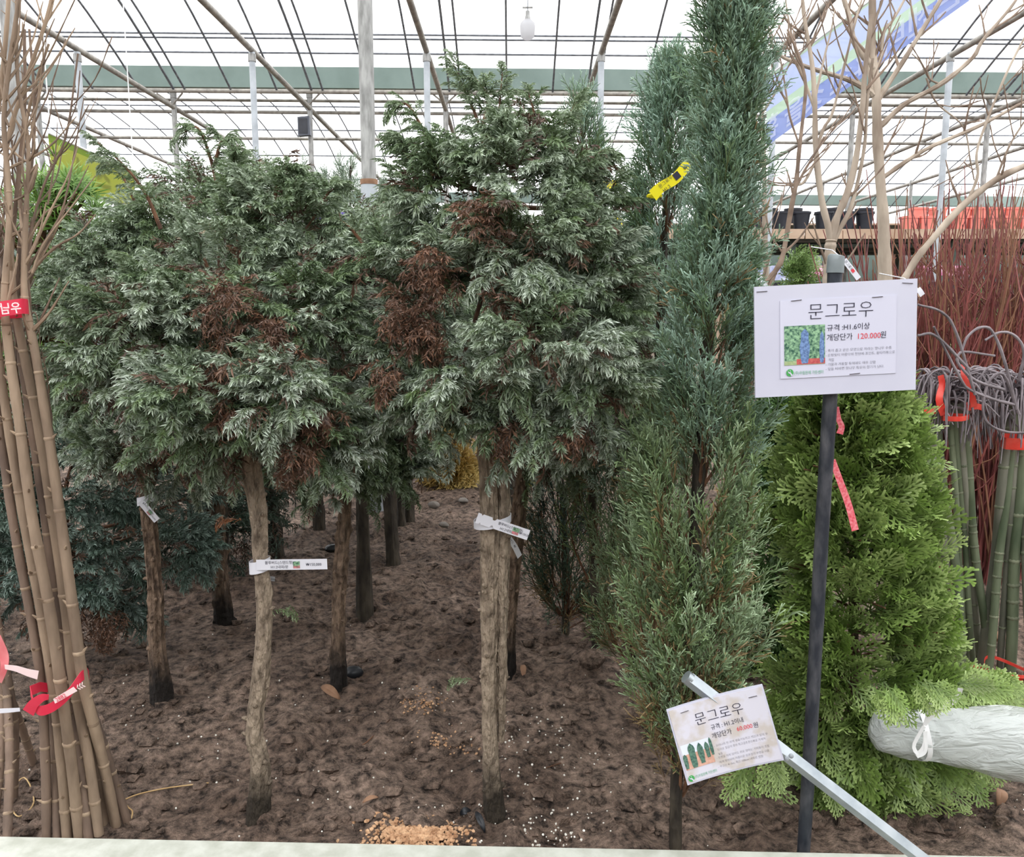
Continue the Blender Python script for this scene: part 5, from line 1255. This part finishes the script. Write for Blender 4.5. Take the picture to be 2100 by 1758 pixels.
# yellow tag on the second juniper
YT = 1.86; f = px_frame((1338, 402), (1414, 338), (1370, 358), (1384, 382), YT); s = YT/FPX
t = empty('yellow_tag', f.p(-f.w/2, 0), 'bright yellow plastic price tag tied to a juniper stem', 'tag'); m = MB(); Lw = f.w
m.ribbon([f.p(-Lw/2+Lw*i/8, .003*math.sin(i), 0) for i in range(9)], [24*s, 22*s]+[21*s]*7, f.y, .0008); m.build('strip', M['yellowtag'], t)
m = MB(); rect(m, f, .008, .022, -7*s, 7*s, .0018); m.build('barcode', M['ink'], t)
lettering(f, '문그로우', -.03, .002, .010, M['ink'], t, d=.002); lettering(f, 'H1.2', -.028, -.010, .010, M['ink'], t, d=.002); lettering(f, '₩', .035, -.002, .010, M['ink'], t, d=.002)
m = MB(); c = W(1342, 402, YT+.02); m.tube([c+Vector((math.cos(a)*.014, math.sin(a)*.014, 0)) for a in np.linspace(0, 6.28, 14)], .004, 5); m.build('loop', M['yellowtag'], t)
# tags near the black pole's top
for k, (a, b, Yk, lab) in enumerate([((1731, 533), (1761, 572), 2.3, 'narrow white tag with a red mark hanging behind the pole cap'), ((1882, 592), (1892, 606), 2.3, 'white tag corner peeping out beside the large sign'), ((1555, 566), (1572, 592), 2.2, 'white tape looped round a thin bare branch')]):
    p, q = W(*a, Yk), W(*b, Yk); f = Frame((p+q)/2, q-p, (0, 0, 1)); s = Yk/FPX; wd = (q-p).length; t = empty('plant_tag', p, lab, 'tag')
    m = MB(); m.ribbon([f.p(-wd/2, 0), f.p(0, 0, .002), f.p(wd/2, 0)], 11*s, f.y, .0008); m.build('strip', M['tagwhite'], t)
    m = MB(); m.tube([p, p+Vector((-.01, .06, .03)), p+Vector((-.02, .2, .05))], .0015, 4); m.build('tie', M['tagwhite'], t)
    if k == 0: m = MB(); rect(m, f, 0, .01, -.004, .004, .0035); m.build('red_mark', M['inkred'], t); lettering(f, '문그로우', -.03, -.003, .009, M['ink'], t, d=.003)
# pink ribbon strips hanging in the arborvitae
for k, (pts, w0, w1, lab) in enumerate([([(1707,944), (1722,985), (1740,1035), (1754,1088)], 13, 15, 'long pink-red checked ribbon hanging beside the black pole'), ([(1716,835), (1720,860), (1726,875), (1722,890)], 9, 14, 'short pink-red ribbon end above the long ribbon')]):
    cc = pxcurve(pts, 1.50, 14); tg = [(cc[min(i+1, 14)]-cc[max(i-1, 0)]).normalized() for i in range(15)]; m = MB()
    m.ribbon(cc, lerp_list([w0*1.5/FPX, w1*1.5/FPX], 15), [Vector((0, -1, 0)).cross(q) for q in tg], .0006)
    tag(m.build('pink_ribbon', M['pinkribbon']), lab, 'ribbon')

# ---------------------------------------------------------------- plastic-wrapped bundle
def plastic_mat():
    m, nt, b = _mat('clear_polythene'); out = nt.nodes['Material Output']
    b.inputs['Base Color'].default_value = (.60, .63, .61, 1); b.inputs['Roughness'].default_value = .14; b.inputs['Specular IOR Level'].default_value = .8
    tc = nt.nodes.new('ShaderNodeTexCoord'); no = nt.nodes.new('ShaderNodeTexNoise'); no.inputs['Scale'].default_value = 34; no.inputs['Detail'].default_value = 4; no.inputs['Distortion'].default_value = 1.5
    mp = nt.nodes.new('ShaderNodeMapping'); mp.inputs['Scale'].default_value = (.5, 1.3, 1.3)
    nt.links.new(tc.outputs['Object'], mp.inputs[0]); nt.links.new(mp.outputs[0], no.inputs['Vector'])
    bp = nt.nodes.new('ShaderNodeBump'); bp.inputs['Strength'].default_value = .8; bp.inputs['Distance'].default_value = .012
    nt.links.new(no.outputs['Fac'], bp.inputs['Height']); nt.links.new(bp.outputs[0], b.inputs['Normal'])
    tp = nt.nodes.new('ShaderNodeBsdfTransparent'); mx = nt.nodes.new('ShaderNodeMixShader'); mx.inputs[0].default_value = .32
    nt.links.new(b.outputs[0], mx.inputs[1]); nt.links.new(tp.outputs[0], mx.inputs[2]); nt.links.new(mx.outputs[0], out.inputs['Surface'])
    return m
M['poly'] = plastic_mat(); M['core'] = pm('pale_wrapped_roll', (140, 148, 144), (186, 192, 188), 8, .7)
YQ = 1.52; axis = pxcurve([(1783,1502), (1800,1500), (1840,1502), (1876,1507), (1905,1510), (1960,1514), (2040,1522), (2120,1530), (2180,1536)], YQ, 48)
rad = lerp_list([10, 42, 54, 52, 50, 62, 74, 84, 86], 49); s = YQ/FPX; m = MB(); rr = random.Random(5); seg = 22; vs = []
for i, c in enumerate(axis):
    for k in range(seg):
        a = 2*math.pi*k/seg; pin = math.exp(-((i-20)/4.0)**2)
        q = rad[i]*s*(1+.05*math.sin(a*5+i*.25)+.035*math.sin(a*9-i*.4)*(1+2*pin)+rr.uniform(-.012, .012))
        vs.append(c+Vector((.012*math.sin(a*3)*pin, math.cos(a)*q*.85, math.sin(a)*q)))
fs = [(i*seg+k, i*seg+(k+1) % seg, (i+1)*seg+(k+1) % seg, (i+1)*seg+k) for i in range(48) for k in range(seg)]+[tuple(range(seg))[::-1]]
t = empty('wrapped_bundle', axis[0]-Vector((0, 0, .04)), 'clear plastic wrapped bundle lying in the arborvitae, tied with white ribbon', 'bundle')
m.add(vs, fs); m.build('plastic_wrap', M['poly'], t)
m = MB(); m.tube([c for c in axis[3:]], [q*s*.72 for q in rad[3:]], 16); m.build('inner_roll', M['core'], t)
m = MB(); c = axis[20]; m.ribbon([c+Vector((.004*math.sin(2*a), math.cos(a)*rad[20]*s*.93, math.sin(a)*rad[20]*s*1.06)) for a in np.linspace(0, 6.2832, 25)], .010, Vector((1, 0, -.08)), .0008); m.build('ribbon_band', M['ribbon'], t)
YR = YQ-.052
for k, (pts, w0, w1) in enumerate([([(1895,1490), (1886,1505), (1874,1530), (1882,1545), (1895,1530), (1898,1500)], 9, 9), ([(1897,1486), (1915,1465), (1940,1450), (1962,1432), (1970,1412)], 10, 13), ([(1896,1488), (1905,1462), (1912,1440)], 8, 14), ([(1896,1500), (1898,1540), (1880,1552)], 8, 9)]):
    cc = pxcurve(pts, YR, 14); tg = [(cc[min(i+1, 14)]-cc[max(i-1, 0)]).normalized() for i in range(15)]; m = MB()
    m.ribbon(cc, lerp_list([w0*YR/FPX, w1*YR/FPX], 15), [Vector((.2, -1, .2)).cross(q) for q in tg], .0007); m.build('ribbon_bow' if k == 0 else 'ribbon_tail', M['ribbon'], t)

# ================================================================ HIGH SHELF AND POTS BEHIND
YH = 9.3; s = YH/FPX; zt = W(1650, 470, YH).z; zb = W(1650, 490, YH).z; x0, x1 = W(250, 480, YH).x, W(2350, 480, YH).x
t = empty('display_shelf', (0, YH, 0), 'long high shelf with a plank front and dark sheet underside, holding pots', 'shelf')
nP = 9
for k in range(nP):
    a = x0+(x1-x0)*k/nP; b = x0+(x1-x0)*(k+1)/nP
    m = MB(); m.box(((a+b)/2, YH, (zt+zb)/2), (b-a)-.015, .04, zt-zb); m.build('plank', M['plank'], t, smooth=False)
for k in range(5):
    m = MB(); m.box(((x0+x1)/2, YH+.18+k*.36, zb+.02-.0*k), x1-x0, .34, .03); m.build('deck_sheet', M['shelfmetal'], t, smooth=False)
for k in range(3):
    m = MB(); m.tube([(x0, YH+.25+.6*k, zb-.05), (x1, YH+.25+.6*k, zb-.05)], .03, 6); m.build('rail', M['shelfmetal'], t)
for k in range(7):
    for dy in (.2, 1.6):
        m = MB(); x = x0+.2+(x1-x0-.4)*k/6; m.box((x, YH+dy, zb/2), .07, .07, zb); m.build('leg', M['shelfmetal'], t, smooth=False)
m = MB(); m.box(((x0+x1)/2, YH+1.0, zt+.13), x1-x0, .5, .02); m.build('upper_step', M['plank'], t, smooth=False)
for k in range(7):
    m = MB(); x = x0+.2+(x1-x0-.4)*k/6; m.box((x, YH+1.0, zt+.05), .05, .4, .15); m.build('step_block', M['plank'], t, smooth=False)
def pot(name, c, r, h, mat, label, group, cat='pot', sq=False, tip=0):
    t = empty(name, c, label, cat, group)
    m = MB(); m.lathe([(r*.72, 0), (r*.92, h*.86), (r*1.0, h*.87), (r*1.02, h), (r*.95, h), (r*.88, h*.8)], c, 4 if sq else 14, sq=False); m.build('body', M[mat], t, smooth=not sq)
    m = MB(); m.lathe([(r*.86, h*.8), (r*.86, h*.83)], c, 4 if sq else 12); m.build('soil', M['soil'], t)
    return t
rr = random.Random(9)
gB = 'black pots on the high shelf'; gR = 'coral pots on the high shelf'
for px in (1512, 1550, 1600, 1642, 1688, 1735, 1772): pot('black_pot', W(px, 470, YH+.2), 19*s, 34*s, 'blackpot', 'black round plastic pot in the front row on the high shelf', gB+', front row')
for px in (1525, 1575, 1625, 1700, 1770): 
    c = W(px, 470, YH+1.0); c.z = zt+.14; pot('black_pot', c, 20*s, 36*s, 'blackpot', 'black round plastic pot in the raised rear row on the high shelf', gB+', rear row')
for px in (1895, 1925, 1962, 1995, 2030, 2066, 2100, 2135, 1862): pot('coral_pot', W(px, 480, YH+.22), 20.5*s, 35*s, 'redpot', 'coral square plastic pot in the front row on the high shelf', gR+', front row', sq=True); 
for px in (1880, 1920, 1968, 2000, 2034, 2070, 2105):
    c = W(px, 470, YH+1.0); c.z = zt+.14; pot('coral_pot', c, 21.5*s, 38*s, 'redpot', 'coral square plastic pot in the raised rear row on the high shelf', gR+', rear row', sq=True)
for px, lab in ((690, 'purple plastic crate on the high shelf behind the crowns'), (655, 'purple plastic crate beside the other crate on the high shelf'), (272, 'purple plastic crate on the shelf behind the umbrella pine')):
    c = W(px, 455, YH+.3); t = empty('purple_crate', c, lab, 'crate'); m = MB(); w, h = .24, .20
    m.lathe([(w*.62, 0), (w*.7, h), (w*.66, h), (w*.58, .02)], (c.x, c.y, zt), 4); m.build('body', M['purple'], t, smooth=False)
    m = MB(); m.lathe([(w*.72, h*.9), (w*.74, h), (w*.66, h)], (c.x, c.y, zt), 4); m.build('rim', M['purple'], t, smooth=False)
for px in (735, 790, 820, 845):
    c = W(px, 470, YH+.4); c.z = zt; pot('black_pot', c, 16*s, 44*s, 'blackpot', 'tall black pot on the high shelf near the thick steel post', 'black pots near the post')
# posters and yellow boards
def panel(name, c0, c1, Y, mat, label, cat='sign', text=None, frame=None):
    f = px_frame((c0[0], (c0[1]+c1[1])/2), (c1[0], (c0[1]+c1[1])/2), ((c0[0]+c1[0])/2, c0[1]), ((c0[0]+c1[0])/2, c1[1]), Y)
    t = empty(name, f.p(0, -f.h/2), label, cat); m = MB(); m.box(f.o, f.w, .02, f.h); m.build('panel', M[mat], t, smooth=False)
    for sx_ in (-.4, .4):
        m = MB(); p = f.p(f.w*sx_, 0); m.box((p.x, p.y+.03, (p.z+f.h/2)/2), .03, .03, p.z+f.h/2); m.build('stake', M['galv_dull'], t, smooth=False)
    if text: lettering(f, text, -f.w*.25, -f.h*.15, f.h*.5, M['ink'], t, d=.012)
    return t
panel('blue_poster', (1535, 545), (1640, 575), 9.0, 'posterblue', 'blue and white patterned poster below the high shelf', 'poster')
panel('pink_poster', (1645, 545), (1700, 568), 9.0, 'posterpink', 'pink flower poster below the high shelf beside the blue one', 'poster')
panel('pink_poster', (1880, 545), (1990, 565), 8.9, 'posterpink', 'pink flower poster under the coral pots', 'poster')
panel('yellow_board', (1215, 370), (1268, 388), 9.0, 'yellowplastic', 'upper yellow board standing on the shelf behind the junipers', 'sign')
panel('yellow_board', (1235, 445), (1276, 462), 8.8, 'yellowplastic', 'lower yellow board in front of the shelf behind the junipers', 'sign')
YK = 8.2; s = YK/FPX; zk = W(1600, 602, YK).z
t = empty('low_bench', (W(1600, 600, YK).x, YK, 0), 'low wooden bench in front of the high shelf, carrying dark trays', 'bench'); xa, xb = W(1470, 600, YK).x, W(2200, 600, YK).x
for k in range(3): 
    m = MB(); m.box(((xa+xb)/2, YK+k*.2, zk-.02), xb-xa, .17, .04); m.build('plank', M['plank'], t, smooth=False)
for k in range(4):
    m = MB(); x = xa+.1+(xb-xa-.2)*k/3; m.box((x, YK+.2, (zk-.04)/2), .06, .5, zk-.04); m.build('leg', M['plank'], t, smooth=False)
for k in range(7):
    px = 1505+k*92; c = W(px, 600, YK+.15); c.z = zk; t = empty('plant_tray', c, 'dark plastic plant tray standing on the low bench', 'tray', 'trays on the low bench')
    m = MB(); m.box(c+Vector((0, 0, .05)), .34, .24, .1); m.build('body', M['blackpot'], t, smooth=False); m = MB(); m.box(c+Vector((0, 0, .105)), .37, .27, .015); m.build('rim', M['blackpot'], t, smooth=False)
# shrubs in front of the shelf at the right, and under it
GS = dict(a0=(66, 92, 48), a1=(84, 112, 58), b0=(120, 150, 84), b1=(158, 182, 120))
for k, (px, py, Y, w, lab) in enumerate([(1905, 720, 5.2, 60, 'loose green shrub behind the red dogwood stems'), (2010, 690, 5.6, 70, 'second green shrub seen through the red dogwood stems'), (2090, 720, 5.0, 60, 'green shrub at the edge of the dogwood clumps'), (1640, 590, 4.6, 46, 'fresh green young conifer behind the top of the large sign'), (1530, 660, 4.6, 50, 'pale green shrub between the tallest juniper and the sign')]):
    c = W(px, py, Y); g = W(px, py, Y); 
    zc = c.z; ax = [(px, PX((c.x, Y, 0))[1][0]), (px, py+20), (px, py-w*1.3)]
    thuja(ax, Y, [(.05, w*.9, w*.9), (.4, w, w), (.7, w*.8, w*.8), (1.0, w*.25, w*.25)], lab, 60, 70+k, pal=GS, frond=.028*Y, kind='frond_lo', name='green_shrub')
# far row of junipers beyond the shelf; haze is painted into their pale palette
HAZED = dict(a0=(116, 130, 104), a1=(132, 146, 120), b0=(150, 164, 140), b1=(176, 190, 170))
for k in range(12):
    px = 560+k*28+rng.normal()*5; top = 395-rng.random()*55 if k < 7 else 400-rng.random()*20; Y = 11.6+rng.random()*.8
    juniper([(px, PX((W(px, 400, Y).x, Y, 0))[1][0]), (px, 500), (px, top)], Y, [(.1, 16), (.5, 22), (.8, 17), (.93, 9), (1.0, 2)], 'pale distant juniper with haze put into its colour, in the row beyond the high shelf', 40, 200+k, pal=HAZED, kind='cord_lo', spray=.34, trunk_px=3, dead=0)
    o = [q for q in bpy.data.objects if q.name.startswith('juniper_tree') and q.get('label', '').startswith('pale distant')][-1]; o['group'] = 'far row of pale junipers'

# ================================================================ SMALL THINGS ON THE SOIL
def on_ground(px, py, lift=0): 
    p = ground_at(px, py); p.z += lift; return p
rr = random.Random(31)
m = MB()
for k in range(2600):
    y = 1.58+(rr.random()**1.7)*4.2; x = rr.uniform(-.75, .75)*y
    r_ = rr.choice((.004, .006, .008, .011, .016))*rr.uniform(.7, 1.3); m.blob((x, y, gz(x, y)+r_*.25), r_*1.3, r_*1.2, r_*.8, .35, 0, rr)
m.build('soil_clods', M['soil'], label='loose clods of dark soil scattered over the bed', kind='stuff')['category'] = 'soil'
m = MB()
for (px, py, sx_, sy_, n) in [(1120,1700,45,25,70), (1080,1560,60,35,60), (1100,1490,50,20,30), (930,1680,60,25,25), (700,1600,250,60,60), (400,1500,250,120,40), (1200,1600,120,60,40), (900,1450,150,80,30), (1950,1640,90,40,40)]:
    for _ in range(n):
        p = on_ground(rr.gauss(px, sx_), min(1735, rr.gauss(py, sy_))); q = rr.uniform(.0012, .003); m.blob((p.x, p.y, p.z+q*.5), q, q, q, .2, 0, rr)
m.build('perlite_grains', M['perlite'], label='scattered white perlite grains on the soil', kind='stuff')['category'] = 'perlite'
m = MB()
for _ in range(900):
    p = on_ground(rr.gauss(850, 42), min(1738, rr.gauss(1712, 16))); q = rr.uniform(.002, .0055); m.blob((p.x, p.y, p.z+q*.4+.004*rr.random()), q, q, q*.8, .35, 0, rr)
for (cx, cy, n) in ((860, 1440, 90), (945, 1530, 40), (900, 1520, 40)):
    for _ in range(n):
        p = on_ground(rr.gauss(cx, 24), rr.gauss(cy, 12)); q = rr.uniform(.0015, .004); m.blob((p.x, p.y, p.z+q*.4), q, q, q*.8, .35, 0, rr)
m.build('bark_crumbs', M['shaving'], label='patch of orange-tan bark crumbs spilled near the kerb', kind='stuff')['category'] = 'bark crumbs'
def dead_leaf(px, py, lpx, wpx, ang, label, mat='deadleaf'):
    p = on_ground(px, py, .004); sc = p.y/FPX; m = MB(); d = Vector((math.cos(ang), math.sin(ang)*.6, .25*math.sin(ang)+.12)).normalized(); sd = d.cross(Vector((0, -.6, .8))).normalized(); nn = sd.cross(d)
    vs = []; n = 8
    for i in range(n+1):
        u = i/n; w = wpx*sc*.5*math.sin(math.pi*min(1, u*.93+.03))**.7
        c = p+d*(u-.5)*lpx*sc*1.3+nn*(.012*(1-(2*u-1)**2)); vs += [c-sd*w+nn*w*.5, c, c+sd*w+nn*w*.5]
    m.add(vs, [f for i in range(n) for f in ((3*i, 3*i+1, 3*i+4, 3*i+3), (3*i+1, 3*i+2, 3*i+5, 3*i+4))])
    o = m.build('fallen_leaf', M[mat]); so = o.modifiers.new('thickness', 'SOLIDIFY'); so.thickness = .0006
    return tag(o, label, 'leaf')
dead_leaf(678, 1424, 42, 20, 2.4, 'large curled dry leaf lying by the reddish trunk'); dead_leaf(1073, 1380, 26, 13, 1.6, 'small upright dry leaf beside the leaning trunk')
dead_leaf(2048, 1640, 36, 24, 1.2, 'broken tan leaf on the soil below the plastic bundle'); dead_leaf(760, 1645, 28, 10, .4, 'narrow reddish dry leaf near the bark crumbs'); dead_leaf(1895, 1240, 20, 12, .3, 'orange dry leaf among the weeping sapling feet'); dead_leaf(985, 1690, 40, 14, 1.9, 'black shrivelled leaf scrap by the twin-stemmed trunk', 'blackscrap'); dead_leaf(955, 1672, 22, 16, .3, 'small black plastic scrap near the twin-stemmed trunk', 'blackscrap')
for k, (pts, lab) in enumerate([([(250,1648), (285,1634), (340,1622), (400,1614), (428,1611)], 'long straw-coloured root thread lying from the bundle onto the soil'), ([(252,1640), (262,1660), (272,1670), (266,1690), (250,1680), (256,1655)], 'curled root thread at the foot of the sapling bundle'), ([(12,1640), (50,1600), (70,1650), (40,1680), (20,1660)], 'tangle of pale roots at the foot of the small bundle'), ([(1120,1580), (1150,1570)], 'short twig on the soil right of the twin stems'), ([(800,1480), (760,1520), (740,1535)], 'thin dark twig on the soil between the front trunks')]):
    P = [on_ground(a, min(b, 1720), .006) for a, b in pts]; m = MB(); m.tube(bez(P, 20), .0016, 5); tag(m.build('root_thread', M['root'] if k < 3 else M['twig']), lab, 'root' if k < 3 else 'twig')
for k, (px, py, r_, mt, lab) in enumerate([(725, 1385, .03, 'blackscrap', 'dark clod resting behind the reddish trunk foot'), (885, 1385, .035, 'soil', 'big soil clod between the front trunks'), (680, 1130, .04, 'blackscrap', 'dark bluish lump behind the outstretched tag'), (910, 1080, .03, 'stone', 'grey stone in the sunlit rear soil'), (890, 1040, .035, 'stone', 'pale stone near the rear trunks'), (950, 1030, .03, 'stone', 'pale stone beside the twin stems at the back'), (1130, 1320, .045, 'soil', 'soil mound in the shade behind the leaning trunk'), (1210, 1360, .05, 'soil', 'lumpy soil mound left of the tallest juniper'), (2045, 1310, .03, 'deadleaf', 'flat brick-coloured stone behind the weeping saplings')]):
    p = on_ground(px, py); m = MB(); m.blob((p.x, p.y, p.z+r_*.3), r_*1.2, r_, r_*.75, .25, 0, rr); o = m.build('stone' if mt != 'soil' else 'soil_clod', M[mt]); sb = o.modifiers.new('round', 'SUBSURF'); sb.levels = 1; sb.render_levels = 1; tag(o, lab, 'stone' if mt != 'soil' else 'clod')
# short green shoots on the front trunks
for (px, py, Y, dx, lab, c) in ((556, 1252, 1.60, 1, 'short green shoot on the pale trunk', 1), (975, 1392, 1.62, -1, 'small silvery shoot low on the twin-stemmed trunk', 1), (505, 1068, 1.60, -1, 'dry brown shoot on the pale trunk', 0)):
    par = [o for o in bpy.data.objects if o.get('label', '').startswith('sturdy' if px < 900 else 'tall standard')][0]; F = Fol(); r = np.random.default_rng(int(px))
    p = np.array(W(px, py, Y)); 
    for k in range(4):
        F.add(p+np.array([dx*.012*k, -.01, .006*k]), np.array([dx, -.3, .6-.4*k]), np.array([0, 0, -1.]), .04, mixcol(r, 1, (70, 92, 50), (80, 100, 56)) if c else mixcol(r, 1, (120, 76, 50), (130, 84, 56)), mixcol(r, 1, (150, 170, 120), (200, 210, 190)) if c else mixcol(r, 1, (160, 104, 66), (176, 120, 80)), 'plume_lo')
    F.build('side_shoot', M['leaf'], par, r, label=lab)
